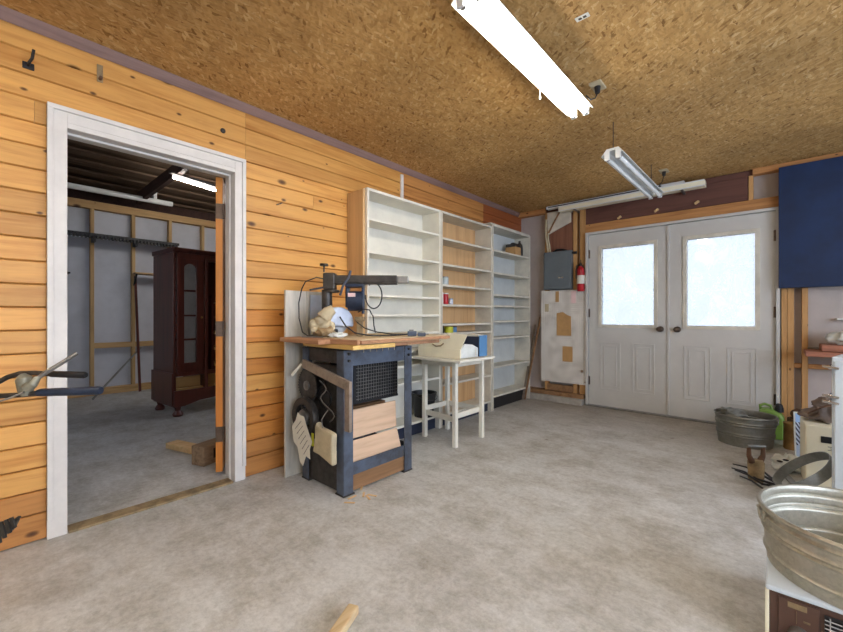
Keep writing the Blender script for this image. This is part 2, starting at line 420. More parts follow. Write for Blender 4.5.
# left wall: shiplap boards with a doorway
DY0, DY1, DZ = .28, 1.10, 2.01
cols = B()
bm_main, bm_brown, bm_red, bm_mid = B(), B(), B(), B()
row = .1085
rnd = random.Random(3)
nrow = 23
for i in range(nrow):
    z0, z1 = (0 if i == 0 else .0195+i*row), min(.0195+(i+1)*row, ZC)
    y = YF; cuts = [YF]
    if i >= 19: cuts += [-.9 if i == 20 else -.2, 1.165, 2.62, 4.0]
    else:
        yy = YF+rnd.uniform(.3, 1.6) if i % 3 else 2.6
        while yy < 4.6:
            cuts.append(yy); yy += rnd.uniform(2.4, 3.6)
    if i == 18: cuts = [YF, .17, 1.165, 3.4]
    if 2 <= i <= 9 and i not in (5, 7): cuts = sorted(c for c in cuts if not 1.1 < c < 1.72)+[1.73]
    cuts = sorted(cuts)+[4.94]
    for a, b_ in zip(cuts, cuts[1:]):
        segs = [(a, b_)]
        if z0 < DZ:
            segs = [s for s in ((a, min(b_, DY0)), (max(a, DY1), b_)) if s[1]-s[0] > .01]
        for (p, q) in segs:
            tgt = bm_main
            if i < 2: tgt = bm_brown
            if i >= 19 and p > 2.5: tgt = bm_brown if p < 3.9 else bm_red
            if 1.05 < p < 1.2 and q < 1.8 and 2 <= i <= 9: tgt = bm_mid
            g = .0035
            tz1 = DZ if (z0 < DZ < z1 and p < DY1 and q > DY0 and False) else z1
            pts = [(-2.625, z0+.001), (-2.6+.0, z0+g), (-2.6+.0, tz1-g), (-2.625, tz1-.001)]
            # face rounded towards the groove below
            pts = [(-2.625, z0+.0005), (-2.612, z0+.0015), (-2.6, z0+.0075), (-2.6, tz1-.004), (-2.606, tz1-.0005), (-2.625, tz1-.0005)]
            tgt.prism(pts, p+.0006, q-.0006, 'y')
wl = struct('wall_left', B().box(-2.72, -2.625, YF-.1, DY0, 0, ZC).box(-2.72, -2.625, DY1, 5.0, 0, ZC).box(-2.72, -2.625, DY0, DY1, DZ, ZC+.02), M['backing'],
            label='left wall of knotty pine boards', cat='wall')
part('plank_cladding', bm_main, M['pine'], wl)
part('darker_planks', bm_mid, M['pine_mid'], wl, label='orange-brown boards right of the doorway')
part('lower_planks', bm_brown, M['pine_brown'], wl, label='browner boards at the bottom of the wall')
part('upper_planks', bm_red, M['pine_red'], wl, label='reddish boards at the far top')
struct('trim_1', B().prism([(-2.6, 2.45), (-2.6, 2.402), (-2.592, 2.396), (-2.582, 2.412), (-2.574, 2.43), (-2.57, 2.45)], YF, 4.84, 'y'), M['crown'],
       label='mauve brown moulding between left wall and ceiling', cat='trim')
# casing of the doorway
b = B()
for (y0, y1, s) in ((.212, .285, 1), (1.09, 1.157, -1)):
    b.box(-2.6, -2.582, y0, y1, 0, 2.08)
    yy = (y0, y0+.022) if s == 1 else (y1-.022, y1)
    b.box(-2.6, -2.57, yy[0], yy[1], .09, 2.08)
b.box(-2.6, -2.582, .285, 1.09, 2.01, 2.08)
b.box(-2.6, -2.568, 0.212, 1.157, 2.06, 2.082)
b.box(-2.74, -2.584, .268, .281, 0, 2.01).box(-2.74, -2.584, 1.093, 1.104, 0, 2.01).box(-2.74, -2.582, .285, 1.09, 1.985, 2.01)
b.box(-2.67, -2.645, 1.080, 1.09, 0, 1.985).box(-2.67, -2.645, .285, 1.08, 1.973, 1.985)
struct('trim_2', b, M['white'], .002, label='white painted casing around the left doorway', cat='trim')
struct('trim_3', B().box(-2.66, -2.575, .29, 1.078, 0, .012), M['rust'], .002, label='dusty strip threshold in the doorway', cat='threshold')
struct('wall_right', B().box(XR, XR+.1, YF-.1, -.9, 0, ZC).box(XR, XR+.1, 3.4, 5.0, 0, ZC).box(XR, XR+.1, -.9, 3.4, 0, .8).box(XR, XR+.1, -.9, 3.4, 2.15, ZC), M['sheath'],
       label='right wall with a window', cat='wall')
struct('window_1', B().box(XR+.02, XR+.06, -.9, -.84, .8, 2.15).box(XR+.02, XR+.06, 3.34, 3.4, .8, 2.15).box(XR+.02, XR+.06, -.84, 3.34, .8, .86).box(XR+.02, XR+.06, -.84, 3.34, 2.09, 2.15).box(XR+.02, XR+.06, 1.22, 1.28, .86, 2.09),
       M['white'], label='wide window in the right wall', cat='window')
struct('wall_front', B().box(-2.72, XR+.1, YF-.1, YF, 0, ZC), M['cream2'], label='plain wall behind the viewer', cat='wall')

# far wall: sheathing, studs, plates, headers
wb = struct('wall_back', B().box(-2.72, -1.69, 4.94, 5.0, 0, ZC).box(.02, XR+.1, 4.94, 5.0, 0, ZC).box(-1.69, .02, 4.94, 5.0, 2.05, ZC), M['sheath'],
            label='far wall of grey sheathing between open studs', cat='wall')
part('top_plate', B().box(-2.6, -2.215, 4.85, 4.94, 2.39, 2.449).box(-.17, XR, 4.85, 4.94, 2.395, 2.449), M['studx'], wb, .003)
part('top_plate', B().box(-2.215, -.17, 4.88, 4.94, 2.39, 2.449), M['header'], wb, .002, label='dark upper plate')
part('header', B().box(-1.75, -.205, 4.865, 4.94, 2.165, 2.39), M['header'], wb, .003, label='dark reddish header above the doors')
part('door_head', B().box(-1.71, .02, 4.855, 4.94, 2.055, 2.16), M['studx'], wb, .003)
for x0, x1, z0, z1 in ((-2.225, -2.19, .1, 2.39), (-1.86, -1.815, .1, 2.39), (-1.78, -1.71, .1, 2.39), (-.2, -.165, 2.16, 2.39),
                       (.03, .068, .0, 2.39), (.07, .115, .0, 2.39), (.165, .205, .0, 2.39), (.62, .66, .0, 2.39), (1.08, 1.12, .0, 2.39), (1.54, 1.58, 0, 2.39)):
    part('stud', B().box(x0, x1, 4.86, 4.94, z0, z1), M['stud'], wb, .003)
part('cross_rail', B().box(.115, .165, 4.88, 4.94, .60, .64), M['studx'], wb, .003)
part('cross_rail', B().box(.205, .62, 4.88, 4.94, .60, .64), M['studx'], wb, .003)
part('plywood_patch', B().box(-2.19, -1.87, 4.87, 4.93, 1.86, 2.34), M['redply'], wb, label='red-brown plywood above the electrical panel')
part('bottom_plate', B().box(-2.59, -1.72, 4.80, 4.94, .07, .12), M['brownwood'], wb, .003)
part('curb', B().box(-2.6, -1.72, 4.74, 4.94, 0, .07), M['conc2'], wb, .006)
# double doors
fr = B()
fr.box(-1.672, -1.655, 4.898, 4.94, 0, 2.028).box(-.022, -.005, 4.898, 4.94, 0, 2.028).box(-1.655, -.022, 4.898, 4.94, 2.01, 2.028).box(-.87, -.83, 4.898, 4.91, .02, 2.01)
fr.box(-1.70, -1.672, 4.82, 4.95, 0, 2.055).box(-.005, .022, 4.82, 4.95, 0, 2.055).box(-1.672, -.005, 4.82, 4.95, 2.028, 2.055)
struct('trim_4', fr, M['door'], .002, label='pale frame around the double doors', cat='trim')
struct('trim_5', B().box(-1.70, .022, 4.81, 4.96, 0, .016), M['steel'], .002, label='metal sill under the double doors', cat='threshold')
def dleaf(nm, x0, x1, wx0, wx1, kx, hx, label):
    o = B()
    z0, z1, wz0, wz1 = .018, 2.024, .955, 1.86
    y0, y1 = 4.852, 4.895
    o.box(x0, wx0, y0, y1, z0, z1).box(wx1, x1, y0, y1, z0, z1).box(wx0, wx1, y0, y1, wz1, z1).box(wx0, wx1, y0, y1, z0, wz0)
    d = struct(nm, o, M['door'], label=label, cat='door')
    f = B()
    for a, c, e, g in ((wx0-.025, wx0+.012, wz0-.025, wz1+.025), (wx1-.012, wx1+.025, wz0-.025, wz1+.025)): f.box(a, c, 4.842, 4.9, e, g)
    f.box(wx0+.012, wx1-.012, 4.842, 4.9, wz0-.025, wz0+.012).box(wx0+.012, wx1-.012, 4.842, 4.9, wz1-.012, wz1+.025)
    part('window_frame', f, M['cream2'], d, .003)
    part('window_pane', B().box(wx0+.012, wx1-.012, 4.872, 4.876, wz0+.012, wz1-.012), M['glass'], d)
    w = (x1-x0)
    for c in (x0+w*.29, x0+w*.71):
        p = B(); hw = w*.135
        for (a, t) in ((hw, .012), (hw-.04, .010)):
            for q in ((c-a, c-a+t, .21, .76), (c+a-t, c+a, .21, .76)):
                dz = hw-a
                p.box(q[0], q[1], 4.846, 4.853, q[2]+dz, q[3]-dz)
            p.box(c-a+t, c+a-t, 4.846, 4.853, .21+dz, .21+dz+t).box(c-a+t, c+a-t, 4.846, 4.853, .76-dz-t, .76-dz)
        part('raised_panel', p, M['door'], d, .003)
    k = B(B().M); kz = .925
    k.cyl((kx, 4.852, kz), (kx, 4.842, kz), .032, .03, 20).cyl((kx, 4.842, kz), (kx, 4.815, kz), .012, .012, 12)
    k.sweep([(kx, 4.818, kz), (kx, 4.81, kz), (kx, 4.795, kz), (kx, 4.785, kz)], [.014, .027, .029, .018], 16)
    part('door_knob', k, M['bronze'], d, smooth=True, label='dark bronze round knob')
    for hz in (.3, 1.1, 1.8):
        part('hinge', B().cyl((hx, 4.848, hz-.05), (hx, 4.848, hz+.05), .007, .007, 10).box(hx-.012, hx+.012, 4.85, 4.853, hz-.05, hz+.05), M['bronze'], d)
    return d
dleaf('door_1', -1.668, -.853, -1.535, -.975, -.925, -1.667, 'left leaf of the pale grey double doors')
d2 = dleaf('door_2', -.845, -.008, -.70, -.14, -.77, -.010, 'right leaf of the pale grey double doors')
part('astragal', B().box(-.862, -.838, 4.838, 4.852, .02, 2.02), M['door'], d2, .003)

# ------------------------------------------------------------------ storage room beyond the doorway
XS = -6.8
ws = struct('wall_far', B().box(XS-.15, XS-.09, -2.0, 5.0, 0, 2.6), M['sheath_r'], label='storage room wall of white-grey sheathing between studs', cat='wall')
for k in range(-5, 8):
    y = 1.0+.4575*k
    part('stud', B().box(XS-.09, XS, y-.02, y+.02, .09, 2.5), M['studr'], ws, .003)
part('top_plate', B().box(XS-.09, XS+.005, -2, 4.9, 2.5, 2.6), M['studry'], ws, .003)
part('bottom_plate', B().box(XS-.09, XS+.005, -2, 4.9, 0, .09), M['studry'], ws, .003)
part('blocking', B().box(XS-.07, XS+.002, 1.02, 1.4375, .63, .70).box(XS-.07, XS+.002, 1.4775, 1.895, .63, .70), M['studry'], ws, .003)
struct('wall_side_1', B().box(-6.95, -2.72, -2.06, -2.0, 0, 3.3), M['sheath_r'], label='side wall of the storage room', cat='wall')
struct('wall_side_2', B().box(-6.95, -2.72, 4.94, 5.0, 0, 3.3), M['sheath_r'], label='other side wall of the storage room', cat='wall')
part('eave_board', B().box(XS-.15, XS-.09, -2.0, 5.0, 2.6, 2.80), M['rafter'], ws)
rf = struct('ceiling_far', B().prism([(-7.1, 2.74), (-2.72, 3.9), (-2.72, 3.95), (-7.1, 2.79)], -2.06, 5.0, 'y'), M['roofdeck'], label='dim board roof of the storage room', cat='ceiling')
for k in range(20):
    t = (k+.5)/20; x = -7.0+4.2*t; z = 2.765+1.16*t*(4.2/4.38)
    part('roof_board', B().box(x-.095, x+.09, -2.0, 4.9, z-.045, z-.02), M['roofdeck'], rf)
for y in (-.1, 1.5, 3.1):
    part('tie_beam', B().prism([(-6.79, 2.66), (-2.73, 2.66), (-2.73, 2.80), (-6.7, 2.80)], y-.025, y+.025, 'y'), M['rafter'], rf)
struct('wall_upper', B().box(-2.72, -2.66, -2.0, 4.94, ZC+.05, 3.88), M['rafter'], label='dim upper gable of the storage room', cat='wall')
# orange door leaf, swung into the storage room, seen on edge
R0 = Matrix.Translation((-2.745, 1.078, 0)) @ Matrix.Rotation(math.radians(-27), 4, 'Z')
lf = struct('door_3', B(R0).box(-.80, 0, -.042, 0, .03, 1.985), M['orange'], .002, label='orange varnished door seen edge-on, opened into the storage room', cat='door')
for hz in (.28, .98, 1.76):
    part('hinge', B(R0).box(-.001, .004, -.042, .006, hz-.05, hz+.05).cyl((.006, .006, hz-.05), (.006, .006, hz+.05), .007, .007, 10), M['bronze'], lf)
part('door_knob', B(R0).cyl((-.74, -.042, 1.0), (-.74, -.085, 1.0), .012, .012, 10).ball((-.74, -.1, 1.0), .027), M['bronze'], lf, smooth=True)

# wardrobe
w = thing('wardrobe', 'dark mahogany wardrobe with a narrow arched glass door in the storage room', 'wardrobe', (-4.72, 1.36, 0), math.radians(5), local=True)
D = -.55
part('side_panel', B().box(D, -.02, 0, .03, .12, 1.74), M['mahog'], w, .004)
part('side_panel', B().box(D, -.02, 1.07, 1.10, .12, 1.74), M['mahog'], w, .004)
part('cornice', B().prism([(D-.01, 1.74), (.0, 1.74), (.03, 1.765), (.035, 1.79), (D-.01, 1.79)], -.012, 1.12, 'y'), M['mahog'], w, .004)
part('skirt', B().prism([(0, .10), (0, .27), (1.1, .27), (1.1, .10), (1.0, .10), (.85, .14), (.55, .16), (.25, .14), (.1, .10)], -.02, .012, 'x').box(D, -.02, .0, .03, .10, .12), M['mahog'], w, .003)
part('base_board', B().box(D, -.02, .03, 1.07, .25, .27), M['mahogin'], w)
part('side_plinth', B().box(D-.01, .0, -.018, .0, .12, .46), M['mahog'], w, .004)
part('drawer_bay', B().box(-.50, -.03, .04, 1.06, .272, .285).box(-.12, -.10, .04, 1.06, .285, .40), M['mahogin'], w, label='pale open drawer bay at the bottom')
part('rail', B().box(-.03, .0, .03, 1.07, .42, .46), M['mahog'], w, .003)
part('rail', B().box(-.03, 0, .03, 1.07, 1.68, 1.74), M['mahog'], w, .003)
for (x, y) in ((-.03, .05), (-.03, 1.05), (-.5, .05), (-.5, 1.05)):
    part('foot', B().lathe([(.0, 0), (.045, 0), (.052, .02), (.04, .045), (.025, .06), (.035, .1), (.04, .12), (0, .12)], (x, y, 0), 14), M['mahog'], w, smooth=True)
dr = B()
dr.box(-.02, .005, .03, .10, .46, 1.68).box(-.02, .005, .225, .30, .46, 1.68).box(-.02, .005, .10, .225, .46, .56)
arc = [(.10, 1.68), (.225, 1.68)] + [(.1625+.0625*math.cos(PI*k/10), 1.58+.05*math.sin(PI*k/10)) for k in range(11)]
dr.prism(arc, -.02, .005, 'x')
wd = part('door', dr, M['mahog'], w, .003)
part('glass_pane', B().box(-.012, -.009, .10, .225, .56, 1.62), M['cglass'], wd)
part('knob', B().ball((.018, .275, 1.05), .012), M['brass'], wd, smooth=True)
part('added_backing', B().box(-.105, -.10, .03, .31, .46, 1.7), M['greyback'], w, label='pale sheet added to make the glass look lighter')  # added pale sheet stands in for the brightness of the wardrobe glass
for z in (.80, 1.06, 1.33): part('shelf', B().box(-.10, -.04, .03, .32, z, z+.02), M['mahog'], w)
part('post', B().box(D, .012, .31, .345, .27, 1.74), M['mahog'], w, .003)
part('hanging_bay', B().box(D, D+.015, .345, 1.07, .27, 1.74), M['mahog'], w)
dd = part('drawer_stack', B().box(-.45, -.02, .40, .42, .46, 1.3), M['mahog'], w)
for z in (.5, .68, .86, 1.04, 1.22): part('slide', B().box(-.4, 0, .42, .75, z, z+.025), M['mahogin' if z < .9 else 'mahog'], w)

# hook rail with its brackets, small shelf, sticks, tube, lamp in the storage room
h = thing('hook_rail', 'long black toothed rail running across the storage room studs', 'rail', (-6.62, 1.3, 2.08))
part('rail', B().box(-6.80, -6.62, .2, 1.98, 2.11, 2.145), M['black'], h)
hk = B()
for k in range(44): hk.box(-6.64, -6.60, .22+.04*k, .238+.04*k, 2.075, 2.12)
part('teeth', hk, M['black'], h, stuff=True)
for y in (.5425, 1.0, 1.4575, 1.915): part('bracket', B().box(XS, -6.64, y-.015, y+.015, 2.04, 2.105), M['black'], h)
s = thing('wall_shelf', 'small pale shelf on a stud left of the wardrobe', 'shelf', (-6.7, 1.6, 1.6))
part('board', B().box(-6.80, -6.62, 1.44, 1.86, 1.655, 1.675), M['studry'], s, .002)
part('bracket', B().bar((-6.79, 1.46, 1.5), (-6.65, 1.46, 1.655), .02, .02), M['black'], s)
s = thing('wall_shelf', 'short dark shelf with bracket at the left edge of the storage room doorway', 'shelf', (-6.7, .6, 1.5))
part('board', B().box(-6.80, -6.62, .45, .76, 1.60, 1.62), M['black'], s, .002)
part('bracket', B().bar((-6.79, .55, 1.45), (-6.65, .55, 1.60), .02, .02), M['black'], s)
solo('wooden_strip', B().bar((-6.66, 1.50, 0.005), (-6.78, 1.47, 1.63), .03, .02), M['mahog'], 'thin dark strip leaning on the stud left of the wardrobe', 'strip')
solo('stick', B().cyl((-6.45, .95, .01), (-6.77, 1.54, .62), .013, .010, 8), M['galvdark'], 'thin grey stick leaning diagonally against the storage wall', 'stick')
solo('long_pipe', B().cyl((-6.45, .2, 2.665), (-6.45, 1.84, 2.665), .035, .035, 14).box(-6.5, -6.4, .3, .34, 2.69, 2.885).box(-6.5, -6.4, 1.6, 1.64, 2.69, 2.885), M['tubeoff'], 'long pale pipe hung under the storage room roof', 'pipe', smooth=True)
l = thing('fluorescent_lamp', 'lit fluorescent lamp hanging in the storage room', 'ceiling lamp', (-5.1, 1.7, 2.6))
part('housing', B().bar((-5.0, 1.40, 2.66), (-5.32, 2.55, 2.66), .05, .03), M['dsteel'], l, .004)
part('tube', B().cyl((-5.01, 1.44, 2.615), (-5.31, 2.51, 2.615), .016, .016, 12), M['tubel'], l)
for q in ((-5.05, 1.6), (-5.27, 2.36)): part('chain', B().cyl((q[0], q[1], 2.67), (q[0], q[1], 3.25 if q[1] < 2 else 3.19), .004, .004, 6), M['black'], l)

l = thing('fluorescent_lamp', 'added fill lamp of the storage room, hidden beside the doorway', 'ceiling lamp', (-4.6, 3.5, 2.6))  # unseen lamp, added to brighten the storage room
part('housing', B().bar((-4.6, 3.0, 2.66), (-4.6, 4.2, 2.66), .08, .03), M['dsteel'], l, .004)
part('tube', B().cyl((-4.6, 3.04, 2.625), (-4.6, 4.16, 2.625), .018, .018, 12), M['tubel'], l)
for q in (3.2, 4.0): part('chain', B().cyl((-4.6, q, 2.67), (-4.6, q, 3.36), .004, .004, 6), M['black'], l)

bb = thing('timber_block', 'short old timber beam lying inside the storage room doorway', 'timber', (-3.1, 1.15, 0), math.radians(0))
part('beam', B(Matrix.Translation((-3.0, 1.05, 0)) @ Matrix.Rotation(math.radians(20), 4, 'Z')).box(-.125, 0, 0, .45, 0, .14), M['beam'], bb, .008)
part('slot', B(Matrix.Translation((-3.0, 1.05, 0)) @ Matrix.Rotation(math.radians(20), 4, 'Z')).box(-.002, .001, .08, .3, .04, .11), M['black'], bb)
solo('wood_offcut', B().bar((-3.66, 1.04, .025), (-3.22, 1.17, .025), .10, .045), M['dowel'], 'pale wood offcut on the storage room floor behind the timber block', 'offcut', .004)
solo('wood_offcut', B().bar((-1.128, .895, .018), (-1.0, .60, .018), .042, .032), M['bleached'], 'pale lumber offcut on the concrete at the bottom edge', 'offcut', .006)

# ------------------------------------------------------------------ shelving units
XF = -2.375
def unit(y0, y1, top, shelves, back, paintm, label, extra=None):
    t = thing('shelving_unit', label, 'shelves', (-2.475, (y0+y1)/2, 0), group='tall shelving units along the left wall')
    bk = -2.597; th = .02
    part('side_panel', B().box(bk, XF, y0, y0+th, 0, top), paintm, t, .0015)
    part('side_panel', B().box(bk, XF, y1-th, y1, 0, top), paintm, t, .0015)
    part('top_panel', B().box(bk, XF, y0+th, y1-th, top-.022, top), paintm, t, .0015)
    part('back_panel', B().box(bk, bk+.006, y0+th, y1-th, .02, top-.022), back, t)
    for z in shelves:
        part('shelf', B().box(bk+.006, XF-.004, y0+th, y1-th, z-.02, z), paintm, t, .0015)
    return t
U1 = [.13, .49, .64, .765, .92, 1.08, 1.24, 1.39, 1.58, 1.84]
U2 = [.12, .41, .60, .90, .99+.0, 1.18, 1.37, 1.57, 1.82]
U3 = [.16, .49, .82, 1.01, 1.19, 1.315, 1.565, 1.82]
u1 = unit(2.015, 2.92, 2.07, U1, M['cream'], M['cream'], 'nearest tall cream shelving unit, with a raw wood side panel')
part('outer_panel', B().box(-2.597, -2.40, 1.992, 2.0145, 0, 2.06), M['rawpanel'], u1, .002, label='raw orange wood panel on the near side')
part('toe_board', B().box(-2.56, -2.42, 2.04, 2.89, .0, .10), M['navyb'], u1)
u2 = unit(2.93, 3.832, 2.07, U2, M['ply'], M['cream2'], 'middle tall shelving unit with a plywood back')
part('toe_board', B().box(-2.56, -2.42, 2.96, 3.81, .0, .09), M['navyb'], u2)
u3 = unit(3.845, 4.755, 2.10, U3, M['greyback'], M['cream2'], 'far tall shelving unit with a pale grey back')
part('toe_board', B().box(-2.56, -2.42, 3.87, 4.73, .0, .13), M['black'], u3)
part('cap_board', B().box(-2.59, -2.39, 3.83, 4.76, 2.102, 2.118), M['cream2'], u3, .002)

def can(name, x, y, z, r, hgt, body, lid, label, cat, grp=None, lidh=.008):
    t = thing(name, label, cat, (x, y, z), group=grp)
    part('body', B().lathe([(0, 0), (r*.96, 0), (r, .004), (r, hgt-.004), (r*.96, hgt), (0, hgt)], (x, y, z), 18), body, t, smooth=True)
    part('lid', B().lathe([(0, hgt), (r*.99, hgt), (r*.99, hgt+lidh), (r*.9, hgt+lidh+.002), (0, hgt+lidh+.002)], (x, y, z), 18), lid, t, smooth=True)
    return t
can('glass_jar', -2.45, 3.08, 1.37, .035, .075, M['clear'], M['steel'], 'clear glass jar on the middle unit, shelf above the red tin', 'jar')
can('tin_can', -2.43, 2.985, 1.18, .028, .105, M['pink'], M['plastic'], 'pale pink tin left of the red tin on the middle unit', 'tin')
rt = can('tin_can', -2.43, 3.06, 1.18, .032, .10, M['red'], M['plastic'], 'red tin with a pale pink side on the middle unit', 'tin')
can('tin_can', -2.43, 3.15, 1.18, .022, .05, M['guard'], M['blueb'], 'small blue and white tin right of the red tin', 'tin')
can('spray_can', -2.46, 3.02, .90, .035, .06, M['black'], M['black'], 'black canister on the middle unit behind the cream box', 'can')
can('paint_tin', -2.43, 3.115, .90, .045, .05, M['yellowb'], M['yellowb'], 'yellow-green paint tin on the middle unit behind the cream box', 'tin')
can('paint_tin', -2.46, 3.24, .90, .03, .05, M['blueb'], M['navyb'], 'small blue tin right of the yellow-green tin', 'tin')
t = thing('small_box', 'small tan box with dark clutter in the top bay of the far unit', 'box', (-2.46, 4.49, 1.82))
part('carton', B().box(-2.53, -2.39, 4.39, 4.53, 1.822, 1.92), M['card'], t, .003)
part('dark_top', B().box(-2.53, -2.395, 4.40, 4.52, 1.922, 1.96).ball((-2.46, 4.46, 1.965), .035, 1, 1, .5, .1), M['dsteel'], t, .003)
solo('dark_bottle', B().lathe([(0, 0), (.04, 0), (.042, .1), (.035, .15), (.015, .175), (.015, .2), (0, .2)], (-2.45, 4.61, 1.822), 16), M['dsteel'], 'dark bottle beside the small tan box, top bay of the far unit', 'bottle', smooth=True)
t = thing('black_bucket', 'black plastic bucket on the bottom shelf of the nearest unit', 'bucket', (-2.485, 2.78, .13))
part('body', B().lathe([(0, .0), (.088, .0), (.115, .21), (.122, .21), (.122, .222), (.110, .222), (.084, .012), (0, .012)], (-2.462, 2.775, .131), 28), M['black'], t, smooth=True)
part('handle', B().sweep([(-2.462+.126*math.cos(a), 2.775+.126*math.sin(a), .345-.05*math.cos(a)) for a in [-PI/2+PI*k/12 for k in range(13)]], .003, 6), M['dsteel'], t)
solo('conduit_strip', B().box(-2.6, -2.585, 2.60, 2.632, 2.10, 2.378), M['white'], 'short white vertical strip on the pine wall above the nearest unit', 'strip')

# ------------------------------------------------------------------ radial arm saw on its steel stand
st = thing('saw_bench', 'blue-grey steel saw stand with a thick dusty wooden top', 'workbench', (-2.1, 1.75, 0))
X0, X1, Y0, Y1 = -2.33, -1.885, 1.42, 2.0
for (x, y, sx, sy) in ((X1, Y0, -1, 1), (X1, Y1, -1, -1), (X0, Y0, 1, 1), (X0, Y1, 1, -1)):
    g = B()
    g.box(min(x, x+sx*.07), max(x, x+sx*.07), min(y, y+sy*.006), max(y, y+sy*.006), .0, .86)
    g.box(min(x, x+sx*.006), max(x, x+sx*.006), min(y+sy*.006, y+sy*.07), max(y+sy*.006, y+sy*.07), .0, .86)
    lg = part('leg', g, M['bluesteel'], st, .002)
    part('foot_plate', B().box(min(x-sx*.004, x+sx*.08), max(x-sx*.004, x+sx*.08), min(y-sy*.004, y+sy*.08), max(y-sy*.004, y+sy*.08), -.0, .01), M['dsteel'], lg, .003)
    if x == X1:
        part('bolt', B().cyl((x+.0, y+sy*.035, .80), (x+.012, y+sy*.035, .80), .009, .009, 6), M['dsteel'], lg)
        part('bolt', B().cyl((x+.0, y+sy*.035, .84), (x+.012, y+sy*.035, .84), .009, .009, 6), M['dsteel'], lg)
part('apron', B().box(X1-.012, X1-.006, Y0+.07, Y1-.07, .765, .86).box(X1-.035, X1-.012, Y0+.07, Y1-.07, .765, .771), M['bluesteel'], st, .002)
part('apron', B().box(X0+.07, X1-.07, Y0+.006, Y0+.012, .78, .86), M['dsteel'], st, .002)
part('apron', B().box(X0+.07, X1-.07, Y1-.012, Y1-.006, .765, .86).box(X0+.006, X0+.012, Y0+.07, Y1-.07, .765, .86), M['bluesteel'], st, .002)
part('lower_rail', B().box(X1-.012, X1-.006, Y0+.07, Y1-.07, .11, .185), M['bluesteel'], st, .002)
part('lower_rail', B().box(X0+.006, X0+.012, Y0+.07, Y1-.07, .11, .185).box(X0+.07, X1-.07, Y1-.012, Y1-.006, .11, .185), M['bluesteel'], st, .002)
part('kick_board', B().box(X1-.03, X1-.014, Y0+.02, Y1-.02, .012, .108), M['brownwood'], st, .003)
part('side_panel', B().box(X0+.02, X1-.07, Y0+.014, Y0+.03, .012, .22), M['dsteel'], st, .003, label='dark scuffed panel low on the near side')
part('frame_top', B().box(X0+.02, X1-.02, Y0+.02, Y1-.02, .86, .875), M['dsteel'], st)
part('bench_top', B().box(-2.34, -1.76, 1.43, 2.24, .90, .93), M['mdf'], st, .004)
part('edge_board', B().box(-2.388, -1.95, 1.29, 1.43, .90, .928), M['edge'], st, .004)
part('edge_board', B().prism([(-1.95, 1.37), (-1.735, 1.40), (-1.745, 1.43), (-1.95, 1.43)], .902, .928), M['edge'], st, .003)
part('front_lip', B().box(-1.76, -1.735, 1.43, 2.24, .905, .925), M['edge'], st, .003)
part('under_board', B().box(-2.25, -1.74, 1.375, 1.70, .875, .90), M['yellowwood'], st, .003)
part('under_board', B().box(-2.25, -1.80, 1.70, 2.2, .875, .90), M['edge'], st, .003)
for k in range(6): part('screw', B().cyl((-1.80, 1.50+.05*k, .852), (-1.80, 1.50+.05*k, .876), .003, .003, 6), M['chrome'], st)
# contents
solo('galvanized_sheet', B().box(-2.412, -2.408, 1.335, 1.69, .001, 1.235).box(-2.408, -2.392, 1.335, 1.339, .001, 1.235).box(-2.408, -2.398, 1.50, 1.504, .001, 1.235), M['sheetm'], 'tall dull galvanized sheet standing behind the saw bench', 'metal sheet')
solo('blue_grey_sheet', B().box(-2.396, -2.391, 1.52, 1.64, .935, 1.21), M['guard'], 'narrow blue-white panel standing behind the saw', 'panel')
solo('wood_plank', B(Matrix.Translation((-1.91, 0, .155)) @ Matrix.Rotation(math.radians(-18), 4, 'Y')).box(-.012, .006, 1.50, 1.92, 0, .145), M['pinkwood'], 'lower pinkish board leaning behind the rail of the saw stand', 'board', .003)
solo('wood_plank', B(Matrix.Translation((-1.96, 0, .305)) @ Matrix.Rotation(math.radians(-3), 4, 'Y')).box(-.012, .006, 1.50, 1.92, -.0, .175), M['pinkwood'], 'upper pinkish board inside the saw stand', 'board', .003)
solo('wood_plank', B().box(-2.29, -2.10, 1.50, 1.95, .44, .46).box(-2.28, -2.14, 1.52, 1.9, .28, .44), M['brownwood'], 'brown boards stacked at the back of the saw stand', 'boards', .003)
# black mesh basket
bk = thing('mesh_basket', 'black wire mesh basket inside the saw stand', 'basket', (-2.15, 1.82, .5))
g = B()
for k in range(17):
    y = 1.62+.022*k; g.bar((-2.0, y, .52), (-2.0, y, .75), .003, .003)
for k in range(11):
    z = .53+.022*k; g.bar((-1.998, 1.60, z), (-1.998, 1.975, z), .003, .003)
part('front_mesh', g, M['steel'], bk, stuff=True)
part('body', B().box(-2.25, -2.005, 1.58, 1.985, .50, .515).box(-2.015, -2.005, 1.6, 1.98, .515, .75).box(-2.25, -2.24, 1.58, 1.985, .515, .75).box(-2.24, -2.015, 1.975, 1.985, .515, .75), M['black'], bk)
part('rim', B().box(-2.004, -1.994, 1.58, 1.985, .75, .76).box(-2.004, -1.994, 1.58, 1.60, .515, .75), M['black'], bk)
